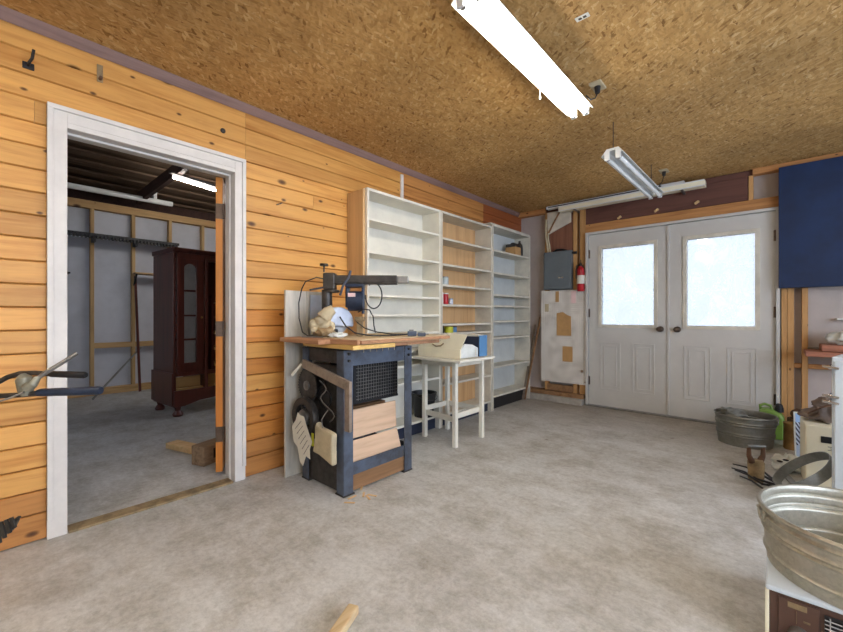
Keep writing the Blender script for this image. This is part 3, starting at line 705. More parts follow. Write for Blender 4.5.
# belt drive things hung on the near side
t = thing('spoked_wheel', 'grey spoked pulley wheel hanging on the near side of the saw stand', 'wheel', (-2.23, 1.385, .55))
Rw = Matrix.Translation((-2.24, 1.385, .42)) @ Matrix.Rotation(PI/2, 4, 'X')
part('rim', B(Rw).lathe([(.085, -.02), (.125, -.02), (.13, 0), (.125, .02), (.085, .02), (.08, 0)], n=32, closed=True), M['dsteel'], t, smooth=True)
part('hub', B(Rw).lathe([(0, -.025), (.05, -.02), (.055, 0), (.05, .02), (0, .028)], n=20), M['steel'], t, smooth=True)
g = B(Rw)
for k in range(6):
    a = PI*k/3; g.bar((.04*math.cos(a), .04*math.sin(a), 0), (.09*math.cos(a), .09*math.sin(a), 0), .018, .012)
part('spokes', g, M['dsteel'], t)
t = thing('cutting_disc', 'dark round toothed cutting disc above the spoked pulley wheel', 'disc', (-2.22, 1.40, .72))
Rb = Matrix.Translation((-2.24, 1.402, .62)) @ Matrix.Rotation(PI/2, 4, 'X')
pts = []
for k in range(36):
    for rr, da in ((.098, 0), (.108, .06)):
        a = 2*PI*k/36+da; pts.append((rr*math.cos(a), rr*math.sin(a)))
part('disc', B(Rb).prism(pts, -.003, .003), M['dsteel'], t)
part('hub', B(Rb).lathe([(0, -.004), (.03, -.004), (.03, .012), (.012, .02), (0, .02)], n=16), M['steel'], t, smooth=True)
t = thing('blade_guard_frame', 'grey angled wooden bar frame fixed on the near side of the saw stand', 'frame', (-2.1, 1.38, .6))
part('top_bar', B().bar((-2.24, 1.372, .765), (-1.78, 1.372, .675), .02, .055), M['greywood'], t, .003)
part('upright', B().box(-1.80, -1.755, 1.360, 1.380, .42, .70), M['greywood'], t, .003)
part('strut', B().bar((-2.26, 1.375, .76), (-2.34, 1.35, .68), .012, .016), M['paper'], t, .002)
t = thing('motor_housing', 'dark dusty motor and belt housing inside the near side of the stand', 'motor', (-2.1, 1.5, .3))
part('casing', B().box(-2.27, -1.97, 1.455, 1.497, .26, .76), M['dsteel'], t, .01)
part('pulley', B(Matrix.Translation((-2.10, 1.45, .55)) @ Matrix.Rotation(PI/2, 4, 'X')).lathe([(0, -.02), (.06, -.02), (.05, 0), (.06, .02), (0, .02)], n=20), M['black'], t, smooth=True)
part('cable', B().sweep([(-2.22+.09*math.sin(k*.8)+.02*k, 1.432, .72-.028*k+.02*math.cos(k*1.9)) for k in range(12)], .005, 6), M['black'], t)
part('cable', B().sweep([(-2.14+.05*math.sin(k*.9)+.012*k, 1.425, .66-.022*k) for k in range(12)], .004, 6), M['steel'], t)
part('rail', B().bar((-2.3, 1.45, .80), (-1.97, 1.45, .79), .03, .02), M['black'], t)
def sheet_xz(pts, y, wob=.004, th=.002):
    b = B(); b.prism(pts, y-th/2, y+th/2, 'y'); return b
t = thing('paper_note', 'crumpled printed paper sheet hung over the spoked wheel', 'paper', (-2.27, 1.34, .2))
part('sheet', sheet_xz([(-2.33, .355), (-2.285, .40), (-2.26, .455), (-2.235, .44), (-2.19, .44), (-2.15, .37), (-2.10, .30), (-2.125, .25), (-2.12, .19), (-2.165, .20), (-2.20, .13), (-2.235, .15), (-2.265, .235), (-2.31, .26)], 1.345), M['paper'], t)
g = B()
for k in range(6): g.bar((-2.29+.020*k, 1.3435, .345-.028*k), (-2.22+.018*k, 1.3435, .405-.026*k), .001, .003)
part('print_lines', g, M['dsteel'], t)
t = thing('cloth_bag', 'beige cloth pouch hanging from the near side of the saw stand', 'bag', (-2.02, 1.36, .22))
g = B()
g.prism([(-2.075, .395), (-2.06, .43), (-2.03, .40), (-1.96, .395), (-1.895, .385), (-1.90, .30), (-1.895, .20), (-1.97, .22), (-2.03, .235), (-2.10, .24), (-2.078, .31)], 1.345, 1.385, 'y')
part('pouch', g, M['bag'], t, .012)
part('hook', B().sweep([(-2.01, 1.36, .39), (-2.012, 1.355, .45), (-2.012, 1.37, .47), (-2.012, 1.40, .50)], .003, 6), M['steel'], t)
solo('yellow_tag', B().box(-2.12, -2.10, 1.352, 1.36, .27, .35), M['yellowb'], 'small yellow tag between the paper sheet and the cloth pouch', 'tag', .002)
g = B(); rr = random.Random(5)
for k in range(7):
    x, y, a = -1.86+rr.uniform(-.06, .12), 1.42+rr.uniform(-.05, .13), rr.uniform(0, 3)
    g.bar((x, y, .003+.002*k), (x+.06*math.cos(a), y+.06*math.sin(a), .003+.002*k), .012, .003)
o = solo('wood_scraps', g, M['dowel'], 'thin wood chips scattered at the front leg of the saw stand', 'wood chips')
o['kind'] = 'stuff'

# the saw itself; arm runs parallel to (0.744, 0.668)
A = math.radians(41.9); RA = Matrix.Translation((-2.24, 1.55, 0)) @ Matrix.Rotation(A, 4, 'Z')
sw = thing('radial_arm_saw', 'dusty radial arm saw with a long dark arm standing on the bench top', 'saw', (-2.15, 1.7, .93))
part('arm', B(RA).box(-.02, .47, -.032, .032, 1.285, 1.335).box(.0, .47, -.04, .04, 1.275, 1.287), M['dsteel'], sw, .005)
part('arm_cap', B(RA).box(.47, .545, -.03, .03, 1.283, 1.33), M['steel'], sw, .006)
part('column', B(RA).cyl((.0, 0, .93), (.0, 0, 1.24), .035, .035, 20), M['dsteel'], sw, smooth=True)
part('column_head', B(RA).box(-.02, .06, -.04, .04, 1.24, 1.352).cyl((.03, 0, 1.22), (.03, 0, 1.24), .055, .055, 20), M['dsteel'], sw, .01)
part('column_base', B(RA).box(-.07, .07, -.07, .07, .93, .98), M['dsteel'], sw, .008)
part('lock_knob', B(RA).cyl((-.02, 0, 1.36), (-.02, 0, 1.40), .006, .006, 8).cyl((-.02, 0, 1.40), (-.02, 0, 1.415), .03, .026, 14), M['black'], sw)
part('lever', B(RA).bar((-.01, -.03, 1.255), (-.1, -.06, 1.235), .012, .012), M['black'], sw)
part('yoke', B(RA).box(.13, .25, -.05, .05, 1.255, 1.277).box(.13, .15, -.04, .04, 1.12, 1.255).box(.235, .25, -.03, .03, 1.08, 1.255), M['motor'], sw, .004)
part('motor', B(RA).cyl((.145, -.0, 1.165), (.245, -.0, 1.165), .066, .066, 24), M['motor'], sw, .004, True)
part('label_plate', B(RA).box(.152, .20, -.071, -.060, 1.19, 1.215), M['pink'], sw, .001, label='small reddish plate on the motor')
part('handle', B(RA).sweep([(.10, -.06, 1.20), (.12, -.07, 1.26), (.16, -.075, 1.32), (.17, -.07, 1.36)], .008, 8), M['bluesteel'], sw)
pp = [(.13*math.cos(a), .13*math.sin(a)) for a in [math.radians(q) for q in range(-15, 196, 12)]]
gd = B(RA @ Matrix.Translation((.075, -.02, 1.02)) @ Matrix.Rotation(math.radians(35), 4, 'Z') @ Matrix.Rotation(PI/2, 4, 'X'))
gd.prism([(.105*x/.13, .105*y/.13) for x, y in pp], -.03, .03)
part('blade_guard', gd, M['guard'], sw, .008)
bd = B(RA @ Matrix.Translation((.075, -.02, 1.03)) @ Matrix.Rotation(math.radians(35), 4, 'Z') @ Matrix.Rotation(PI/2, 4, 'X'))
pts = []
for k in range(40):
    for r_, da in ((.088, 0), (.095, .05)): pts.append((r_*math.cos(2*PI*k/40+da), r_*math.sin(2*PI*k/40+da)))
part('blade', bd.prism(pts, -.0345, -.0315), M['steel'], sw)
part('depth_stop', B(RA).box(.20, .24, -.02, .02, .93, 1.03).box(.19, .25, -.03, .03, 1.03, 1.06), M['rust'], sw, .004)
def loop(c, rx, rz, a0, a1, yd=0, n=20):
    return [(c[0]+rx*math.cos(a0+(a1-a0)*k/n), yd+.0*k, c[1]+rz*math.sin(a0+(a1-a0)*k/n)) for k in range(n+1)]
part('cable', B(RA).sweep(loop((.315, 1.20), .055, .085, 2.2, 2.2-2*PI*.86, -.02), .0045, 7), M['blackm'], sw, smooth=True)
part('cable', B(RA).sweep([(.21, -.03, 1.09), (.25, -.03, 1.11), (.29, -.04, 1.105), (.315, -.05, 1.06), (.32, -.05, 1.0), (.33, -.05, .955)], .004, 7), M['blackm'], sw, smooth=True)
part('cable', B(RA).sweep([(.10, -.07, 1.06), (.14, -.08, 1.0), (.20, -.08, .955), (.28, -.08, .94), (.36, -.07, .937), (.46, -.05, .939), (.54, -.03, .945)], .005, 7), M['blackm'], sw, smooth=True)
part('cable', B(RA).sweep([(.2, -.04, 1.03), (.26, -.05, .985), (.34, -.05, .96), (.44, -.04, .945), (.55, -.02, .945)], .004, 7), M['blackm'], sw, smooth=True)
part('cable', B(RA).sweep([(-.01, -.03, 1.31), (-.06, -.04, 1.32), (-.13, -.05, 1.29), (-.155, -.05, 1.24), (-.17, -.06, 1.15), (-.165, -.07, 1.05), (-.14, -.08, .96), (-.10, -.1, .937), (-.03, -.13, .935)], .004, 7), M['blackm'], sw, smooth=True)
t = sw
part('dust_bag', crumple(B(RA).ball((-.015, -.10, .995), .062, 1.15, .75, 1.0, .05, 3, 48), RA @ Vector((-.015, -.10, .995)), .028, 16, 1, .932), M['bag'], t, smooth='full', label='crumpled beige dust bag')
part('bag_fold', crumple(B(RA).ball((.03, -.14, .965), .036, 1.5, .8, .85, .06, 5, 44), RA @ Vector((.03, -.14, .965)), .022, 20, 2, .932), M['rust'], t, smooth='full')
part('bag_neck', B(RA).sweep([(.0, -.10, 1.05), (.03, -.09, 1.09), (.06, -.08, 1.11)], [.05, .04, .03], 14), M['bag'], t, smooth=True)
t = thing('cord_plug', 'blue-grey cord connector lying on the bench under the arm tip', 'plug', (-1.9, 1.95, .93))
part('body', B(RA).box(.54, .60, -.05, -.005, .933, .965).box(.605, .66, -.04, .01, .932, .955), M['bluesteel'], t, .005)
part('prongs', B(RA).box(.55, .58, -.03, -.02, .965, .975).cyl((.66, -.02, .945), (.68, -.02, .945), .004, .004, 8), M['steel'], t)
solo('putty_knife', B(RA).bar((-.11, -.17, .935), (.02, -.20, .935), .03, .006), M['steel'], 'small flat steel scraper at the near edge of the bench top', 'scraper')
solo('rag', crumple(B(RA).ball((.10, -.15, .945), .035, 1.6, 1, .45, .08, 8, 36), RA @ Vector((.10, -.15, .945)), .014, 30, 3, .931), M['plastic'], 'small pale crumpled rag beside the dust bag', 'rag', smooth='full')

# ------------------------------------------------------------------ stool table and its boxes
t = thing('side_table', 'narrow cream painted wooden stand right of the saw bench', 'table', (-2.08, 2.72, 0))
part('table_top', B().box(-2.34, -1.81, 2.46, 2.97, .70, .72), M['cream'], t, .003)
for (x, y) in ((-1.94, 2.57), (-1.93, 2.94), (-2.32, 2.63), (-2.31, 2.94)):
    part('leg', B().bar((x+.0, y, 0), (x+.0, y, .70), .036, .036), M['cream'], t, .003)
part('apron', B().box(-2.31, -1.95, 2.575, 2.595, .65, .70).box(-2.31, -1.95, 2.92, 2.94, .65, .70).box(-1.955, -1.925, 2.58, 2.94, .65, .70).box(-2.33, -2.31, 2.6, 2.94, .65, .70), M['cream2'], t, .003)
for p, q in (((-1.945, 2.585, .25), (-1.945, 2.92, .25)), ((-2.315, 2.645, .25), (-2.315, 2.92, .25)), ((-2.30, 2.63, .22), (-1.95, 2.575, .22)), ((-2.30, 2.94, .25), (-1.94, 2.94, .25))):
    part('stretcher', B().bar(p, q, .016, .045), M['cream'], t, .002)
t = thing('magazine_box', 'cream low box with a raised curved lid on the cream stand', 'box', (-2.09, 2.67, .72))
part('body', B().box(-2.31, -1.86, 2.53, 2.545, .722, .80).box(-2.31, -2.30, 2.545, 2.75, .722, .80).box(-2.30, -1.86, 2.545, 2.75, .722, .73).box(-2.31, -1.86, 2.735, 2.75, .73, .80), M['putty'], t, .002)
part('end_panel', B().prism([(2.545, .722), (2.78, .722), (2.78, .80), (2.70, .83), (2.60, .84), (2.545, .80)], -1.872, -1.86, 'x'), M['plastic'], t, .002)
part('lid', B().prism([(-2.31, .80), (-2.31, .855), (-2.17, .85), (-2.08, .852), (-2.03, .875), (-1.99, .93), (-1.80, .915), (-1.86, .80)], 2.535, 2.545, 'y').bar((-2.31, 2.64, .855), (-2.05, 2.64, .855), .19, .006), M['putty'], t, .002)
part('handle_slot', B().sweep([(-2.15, 2.533, .83), (-2.11, 2.53, .815), (-2.06, 2.53, .82), (-2.03, 2.533, .84)], .006, 8), M['rust'], t)
t = thing('file_box', 'bright blue and dark navy file box standing right of the cream box', 'box', (-2.05, 2.87, .72))
part('body', B().box(-2.16, -1.872, 2.81, 2.93, .722, .89), M['navyb'], t, .003)
part('label_end', B().box(-1.872, -1.866, 2.815, 2.93, .722, .90), M['blueb'], t, .002, label='bright blue end panel')
part('papers', B().box(-2.14, -1.89, 2.83, 2.91, .89, .905), M['paper'], t)

# ------------------------------------------------------------------ on the far wall
t = thing('pegboard_panel', 'white pegboard panel with stuck-on paper scraps below the electrical panel', 'pegboard', (-1.97, 4.84, .24))
part('board', B().box(-2.27, -1.69, 4.842, 4.85, .235, 1.385), M['pegboard'] if 'pegboard' in M else pegboard(), t, .002)
part('paper_scrap', B().prism([(-2.06, .82), (-2.06, 1.10), (-1.98, 1.115), (-1.93, 1.08), (-1.88, 1.06), (-1.875, .82)], 4.838, 4.8415, 'y'), M['card'], t, label='large torn tan paper')
part('paper_scrap', B().box(-1.985, -1.86, 4.838, 4.8415, .50, .69), M['card'], t, label='smaller tan square lower down')
part('paper_scrap', B().box(-2.075, -2.03, 4.838, 4.8415, 1.24, 1.375), M['card'], t)
part('paper_scrap', B().box(-2.215, -2.165, 4.838, 4.8415, 1.12, 1.22), M['bag'], t)
part('paper_scrap', B().box(-1.88, -1.82, 4.838, 4.8415, 1.22, 1.37), M['pink'], t)
part('knob', B().ball((-1.745, 4.833, .40), .014), M['brownwood'], t)
part('knob', B().ball((-1.71, 4.836, .27), .008), M['brownwood'], t)
t = thing('electrical_panel', 'grey metal electrical panel on the far wall above the pegboard', 'electrical panel', (-2.03, 4.80, 1.4))
part('box', B().box(-2.215, -1.86, 4.80, 4.859, 1.40, 1.87), M['panelgrey'], t, .004)
part('door', B().box(-2.195, -1.88, 4.793, 4.80, 1.42, 1.85), M['panelgrey'], t, .003)
part('latch', B().box(-2.02, -1.995, 4.788, 4.793, 1.53, 1.55), M['chrome'], t, .001)
part('latch', B().box(-1.98, -1.955, 4.788, 4.793, 1.53, 1.55), M['chrome'], t, .001)
part('cable', B().sweep([(-2.17, 4.835, 1.87), (-2.18, 4.835, 1.97), (-2.205, 4.84, 2.1), (-2.2, 4.845, 2.3)], .013, 8), M['bag'], t, smooth=True)
part('cable', B().sweep([(-2.14, 4.835, 1.87), (-2.15, 4.835, 1.95), (-2.17, 4.84, 2.05), (-2.17, 4.845, 2.25), (-2.05, 4.85, 2.36)], .01, 8), M['bag'], t, smooth=True)
part('cable', B().sweep([(-2.1, 4.835, 1.87), (-2.05, 4.83, 1.895), (-1.98, 4.83, 1.89), (-1.93, 4.835, 1.87)], .012, 8), M['black'], t, smooth=True)
part('side_lever', B().box(-1.86, -1.80, 4.81, 4.83, 1.82, 1.85), M['black'], t, .003)
t = thing('fire_extinguisher', 'small red fire extinguisher hung left of the double doors', 'fire extinguisher', (-1.745, 4.80, 1.38))
ex, ey, ez = -1.745, 4.795, 1.36
part('cylinder', B().lathe([(0, 0), (.035, 0), (.042, .012), (.042, .25), (.036, .275), (.018, .29), (.018, .30), (0, .30)], (ex, ey, ez), 24), M['red'], t, smooth=True)
part('label', B().lathe([(.0425, .09), (.0435, .09), (.0435, .19), (.0425, .19)], (ex, ey, ez), 24, closed=True), M['paper'], t, label='white label with small print')
part('valve', B().box(ex-.013, ex+.013, ey-.013, ey+.013, ez+.30, ez+.335).bar((ex, ey, ez+.335), (ex+.02, ey-.05, ez+.365), .012, .008).bar((ex, ey, ez+.325), (ex+.02, ey-.055, ez+.325), .012, .008), M['black'], t, .002)
part('hose', B().sweep([(ex-.01, ey, ez+.32), (ex-.04, ey-.01, ez+.31), (ex-.052, ey-.01, ez+.25), (ex-.05, ey-.01, ez+.15)], .006, 8), M['black'], t, smooth=True)
part('bracket', B().box(ex-.012, ex+.012, ey+.04, 4.86, ez+.05, ez+.32), M['dsteel'], t)
solo('navy_board', B().box(.012, .98, 4.775, 4.855, 1.315, 2.393), M['blue'], 'large navy blue board hung on the far wall right of the doors', 'board', .003)
t = thing('gusset_board', 'pale triangular board piece above the electrical panel', 'board', (-2.05, 4.8, 2.2))
part('gusset', B().prism([(-2.18, 2.10), (-2.18, 2.38), (-1.88, 2.38), (-1.88, 2.22)], 4.835, 4.858, 'y'), M['cream2'], t, .002)
part('brace', B().bar((-2.16, 4.828, 2.12), (-2.02, 4.828, 2.36), .008, .018), M['brownwood'], t)
t = thing('gutter_length', 'upper long white channel resting above the double doors', 'channel', (-1.4, 4.74, 2.36))
part('channel', B().box(-2.16, -.70, 4.76, 4.83, 2.405, 2.44), M['fix'], t, .003)
part('end', B().box(-2.165, -2.16, 4.762, 4.828, 2.407, 2.438).box(-2.14, -.9, 4.757, 4.76, 2.418, 2.430), M['navyb'], t)
t = thing('gutter_length', 'lower long cream lamp box above the double doors', 'channel', (-1.3, 4.70, 2.3))
part('channel', B().box(-1.98, -.52, 4.70, 4.80, 2.335, 2.395), M['putty'], t, .003)
part('lip', B().box(-1.98, -.52, 4.696, 4.70, 2.335, 2.345).box(-1.98, -.525, 4.69, 4.70, 2.385, 2.395), M['fix'], t)
part('hanger', B().box(-1.80, -1.78, 4.71, 4.865, 2.32, 2.335), M['steel'], t)
part('hanger', B().box(-.72, -.70, 4.71, 4.865, 2.32, 2.335), M['steel'], t)
for k, (x, top, a) in enumerate(((-2.315, 1.27, .02), (-2.36, 1.05, .01), (-2.40, .95, -.02), (-2.43, .80, .0))):
    solo('trim_strip', B().bar((x-.06+.03*k, 4.60, .01), (x+a+.03, 4.925 if x < -2.28 else 4.84, top), .022, .012), M['brownwood' if k == 0 else 'greywood'],
         ['brown strip leaning highest beside the pegboard', 'second tallest grey strip leaning beside the pegboard', 'third grey strip leaning in the far corner', 'shortest grey strip leaning in the far corner'][k], 'strip')
solo('lumber_scrap', B().box(-2.2, -1.85, 4.86, 4.92, .122, .20), M['brownwood'], 'short lumber scrap on the ledge below the pegboard', 'lumber', .004)
for k, (x, y, z, r) in enumerate(((-1.35, 4.86, 2.175, 0), (-.98, 4.86, 2.19, 0), (-.62, 4.86, 2.205, 0))):
    solo('clip', B().bar((x, 4.857, z), (x+.035, 4.845, z+.02), .02, .02), M['dowel'], ['leftmost small clip on the header above the doors', 'middle small clip on the header above the doors', 'rightmost small clip on the header above the doors'][k], 'clip')

# ------------------------------------------------------------------ ceiling lamps
def lamp(p0, p1, wdt, lit, label, loc):
    t = thing('fluorescent_lamp', label, 'ceiling lamp', loc)
    p0, p1 = Vector(p0), Vector(p1); d = (p1-p0).normalized(); L = (p1-p0).length
    side = Vector((1, 0, 0)); up = side.cross(d).normalized()
    Rm = Matrix((( side.x, d.x, up.x, p0.x), (side.y, d.y, up.y, p0.y), (side.z, d.z, up.z, p0.z), (0, 0, 0, 1)))
    h_ = wdt/2
    part('housing', B(Rm).prism([(-h_, 0), (-h_, .006), (-.04, .05), (.04, .05), (h_, .006), (h_, 0), (.035, .035), (-.035, .035)], 0, L, 'y'), M['fix'], t, .001)
    for e in (0, L-.012):
        part('socket', B(Rm).box(-.055, -.02, e, e+.012, -.03, .035).box(.02, .055, e, e+.012, -.03, .035), M['fix'], t, .002)
    for x in (-.037, .037):
        part('tube', B(Rm).cyl((x, .012, -.012), (x, L-.012, -.012), .0165, .0165, 14), M['tube'] if lit else M['tubeoff'], t, smooth=True)
        part('tube_cap', B(Rm).cyl((x, .012, -.012), (x, .03, -.012), .0175, .0175, 12).cyl((x, L-.03, -.012), (x, L-.012, -.012), .0175, .0175, 12), M['chrome'], t)
    return t, Rm
t, Rm = lamp((-.93, 1.31, 2.36), (-.93, 2.55, 2.36), .16, True, 'large lit twin-tube fluorescent lamp nearest on the ceiling', (-.93, 1.93, 2.36))
part('hook', B().sweep([(-.96, 1.36, 2.40), (-.99, 1.34, 2.425), (-.98, 1.32, 2.449)], .004, 6).sweep([(-.89, 1.36, 2.40), (-.87, 1.34, 2.43), (-.88, 1.32, 2.449)], .004, 6), M['steel'], t)
part('hook', B().sweep([(-.93, 2.45, 2.40), (-.93, 2.46, 2.449)], .004, 6), M['steel'], t)
part('pull_cord', B().cyl((-1.0, 2.12, 2.365), (-1.0, 2.12, 2.31), .0015, .0015, 6).lathe([(0, 0), (.006, .004), (.004, .02), (0, .022)], (-1.0, 2.12, 2.29), 10), M['plastic'], t)
t, Rm = lamp((-.87, 3.0, 2.21), (-.85, 4.24, 2.20), .15, False, 'unlit twin-tube fluorescent lamp hanging near the double doors', (-.86, 3.6, 2.21))
part('chain', B().cyl((-.87, 3.02, 2.25), (-.87, 3.02, 2.45), .003, .003, 6), M['dsteel'], t)
part('chain', B().cyl((-.855, 4.1, 2.24), (-.855, 4.1, 2.45), .003, .003, 6), M['dsteel'], t)
t, Rm = lamp((.9, -1.3, 2.37), (.9, -.06, 2.37), .16, True, 'added unseen twin-tube fill lamp behind the viewer', (.9, -.7, 2.37))  # out of view, added as fill light for the room
t, Rm = lamp((-1.2, -1.6, 2.37), (-1.2, -.36, 2.37), .16, True, 'second added unseen twin-tube fill lamp behind the viewer', (-1.2, -1, 2.37))  # another added fill light, never in view
for (x, y, sc, lab) in ((-.80, 2.47, 1, 'ceiling outlet with black plug beside the lit lamp'), (-.80, 4.35, 1, 'ceiling outlet with black plug beside the unlit lamp')):
    t = thing('ceiling_outlet', lab, 'outlet', (x, y, 2.43))
    part('plate', B().box(x-.035, x+.035, y-.055, y+.055, 2.438, 2.45), M['bag'], t, .003)
    part('plug', B().cyl((x, y, 2.438), (x, y, 2.40), .018, .014, 12), M['black'], t)
    part('cord', B().sweep([(x, y, 2.40), (x-.01, y-.01, 2.37), (x-.03, y-.03, 2.36 if sc else 2.3), (x-.05, y-.05, 2.385)] if y < 3 else [(x, y, 2.40), (x-.01, y-.03, 2.34), (x-.03, y-.08, 2.28), (x-.05, y-.13, 2.245)], .004, 6), M['black'], t)
t = thing('ceiling_tag', 'small white printed tag stuck on the ceiling right of the lit lamp', 'tag', (-.67, 1.86, 2.445))
part('card', B().box(-.70, -.64, 1.848, 1.876, 2.446, 2.4499), M['plastic'], t)
part('print', B().box(-.688, -.673, 1.855, 1.869, 2.4453, 2.446).box(-.667, -.652, 1.855, 1.869, 2.4453, 2.446), M['dsteel'], t)

# hooks on the pine wall
t = thing('wall_hook', 'black iron hook high on the pine wall near the left edge', 'hook', (-2.6, .15, 2.22))
part('plate', B().box(-2.6, -2.59, .13, .17, 2.215, 2.245), M['black'], t, .002)
part('prong', B().sweep([(-2.59, .15, 2.23), (-2.565, .15, 2.232), (-2.55, .16, 2.25), (-2.545, .165, 2.29)], .006, 8), M['black'], t)
t = thing('wall_bracket', 'small rusty vertical bracket high on the pine wall above the doorway', 'bracket', (-2.6, .41, 2.3))
part('plate', B().box(-2.6, -2.594, .40, .425, 2.27, 2.36), M['rust'], t, .002)
part('stub', B().cyl((-2.594, .4125, 2.285), (-2.57, .4125, 2.285), .008, .008, 8), M['rust2'], t)
solo('round_peg', B().ball((-2.592, 1.02, 2.23), .016, .6, 1, 1), M['dsteel'], 'small dark round peg above the right corner of the doorway', 'peg', smooth='full')
solo('nail_hook', B().sweep([(-2.6, 1.416, 1.86), (-2.585, 1.416, 1.86), (-2.575, 1.40, 1.85), (-2.575, 1.37, 1.835)], .004, 6), M['dsteel'], 'small nail in the pine wall right of the doorway', 'nail')

# ------------------------------------------------------------------ handlebar machine at the left edge
t = thing('machine_handlebar', 'metal machine handlebar with dark grips and a clamp lever at the left edge', 'handlebar', (-1.75, -.6, 0))
P = lambda u, v, d: (lambda s: (-.6678*d+s*.7443, .7443*d+s*.6678, 1.065+(316-v)/396*d))((u-421.5)/396*d)
part('lower_bar', B().sweep([P(-60, 399, 1.15), P(-20, 397, 1.15), P(20, 395, 1.15), P(40, 393, 1.15)], .0075, 12), M['dsteel'], t, smooth=True)
part('grip', B().sweep([P(38, 393, 1.15), P(42, 392.5, 1.15), P(70, 391.5, 1.15), P(99, 390.5, 1.15), P(101, 390.5, 1.15)], [.010, .0115, .012, .0125, .0105], 16), M['motor'], t, smooth=True, label='dark blue-grey rubber grip')
part('upper_bar', B().sweep([P(-60, 415, 1.35), P(-25, 399, 1.35), P(-5, 384, 1.35), P(8, 377, 1.35), P(20, 373.5, 1.35), P(35, 373, 1.35), P(52, 374, 1.35)], .0085, 12), M['dsteel'], t, smooth=True)
part('grip', B().sweep([P(50, 374, 1.35), P(52, 374, 1.35), P(84, 375, 1.35), P(86, 375, 1.35)], [.009, .011, .0115, .009], 16), M['black'], t, smooth=True)
cl = B()
cl.sweep([P(21, 376, 1.15), P(24, 379, 1.15), P(26, 390, 1.15), P(27, 396, 1.15)], [.012, .020, .019, .012], 12)
cl.sweep([P(27, 388, 1.13), P(33, 384, 1.13), P(38, 377, 1.14)], [.014, .012, .008], 10)
part('clamp', cl, M['clampm'], t, smooth=True, label='dull tan metal clamp')
part('lever', B().sweep([P(33, 382, 1.14), P(45, 373, 1.15), P(60, 364, 1.17), P(77, 353.5, 1.2)], [.007, .011, .010, .008], 10, .6), M['steel'], t, smooth=True, label='bright steel lever')
part('cable', B().sweep([P(24, 392, 1.13), P(10, 398, 1.12), P(-10, 404, 1.1), P(-40, 420, 1.1)], .003, 6), M['steel'], t, smooth=True)
g = B()
g.sweep([P(-60, 399, 1.15), P(-75, 440, 1.2), P(-80, 540, 1.3)], .014, 10).sweep([P(-60, 415, 1.35), P(-75, 440, 1.3), P(-80, 540, 1.3)], .014, 10)
q = Vector(P(-80, 540, 1.3)); g.sweep([q, (q.x, q.y, .10)], .016, 10)
g.sweep([(q.x, q.y, .13), (q.x-.2, q.y-.25, .13)], .016, 10)
part('column', g, M['dsteel'], t, smooth=True)
part('base', B().box(q.x-.3, q.x+.02, q.y-.4, q.y+.05, .0, .10), M['dsteel'], t, .02)
g = B()
g.sweep([P(-40, 548, 1.3), P(-5, 535, 1.3), P(8, 528, 1.3), P(19, 517, 1.3)], [.02, .03, .026, .007], 12, .6)
g.sweep([q, P(-40, 548, 1.3)], .012, 8)
part('foot_lever', g, M['dsteel'], t, smooth=True, label='dark ribbed foot lever low on the left')
g = B()
for k in range(4): g.bar(P(-4+5*k, 524-2.2*k, 1.27), P(0+5*k, 543-5*k, 1.27), .006, .01)
part('ribs', g, M['dsteel'], t)

# ------------------------------------------------------------------ clutter on the right
def tub(name, label, cx, cy, z0, rt, rb, hgt, mat, ribs, n=48, sx=1, sy=1, hang=(PI, 0)):
    t = thing(name, label, 'washtub', (cx, cy, z0))
    prof = [(0, 0), (rb, 0)]
    N = 70
    for k in range(1, N):
        f = k/N; r = rb+(rt-rb)*f
        for rp in ribs: r += .007*math.exp(-((f-rp)/.022)**2)
        prof.append((r, hgt*f))
    prof += [(rt, hgt-.006), (rt+.007, hgt-.008), (rt+.011, hgt), (rt+.007, hgt+.008), (rt-.001, hgt+.006), (rt-.004, hgt-.004)]
    for k in range(N-1, 0, -1):
        f = k/N; r = rb+(rt-rb)*f-.003
        for rp in ribs: r += .007*math.exp(-((f-rp)/.022)**2)
        prof.append((r, hgt*f+.002))
    prof += [(rb-.004, .004), (0, .004)]
    part('body', B().lathe(prof, (cx, cy, z0), n, sx, sy), mat, t, smooth=True)
    for a in hang:
        c, s_ = math.cos(a), math.sin(a)
        px, py = cx+(rt+.006)*sx*c, cy+(rt+.006)*sy*s_
        pts = [(px-s_*o, py+c*o, z0+hgt-dz) for o, dz in ((-.03, .015), (-.028, .035), (-.015, .048), (.015, .048), (.028, .035), (.03, .015))]
        hd = part('handle', B().sweep(pts, .004, 8), mat, t, smooth=True)
        part('bracket', B().ball((px-s_*-.03, py+c*-.03, z0+hgt-.016), .007), mat, hd, smooth='full')
        part('bracket', B().ball((px-s_*.03, py+c*.03, z0+hgt-.016), .007), mat, hd, smooth='full')
    return t
tub('washtub', 'large galvanized washtub sitting on the brown heater in the right foreground', .218, 1.897, .215, .262, .246, .19, M['galv'], (.60, .67, .86, .22), hang=(math.radians(196), math.radians(16)))
t2 = tub('washtub', 'smaller dull galvanized tub on the floor in front of the double doors', -.20, 4.28, 0, .19, .17, .24, M['galvdark'], (.35, .42, .72, .8), sx=1.06, hang=(PI*.85, -.1))
solo('crumpled_rag', crumple(B().ball((-.30, 4.30, .235), .085, 1.2, .9, .35, .08, 4, 48), (-.30, 4.30, .235), .035, 14, 4), M['galvdark'], 'crumpled grey rag in the left side of the smaller tub', 'rag', smooth='full')

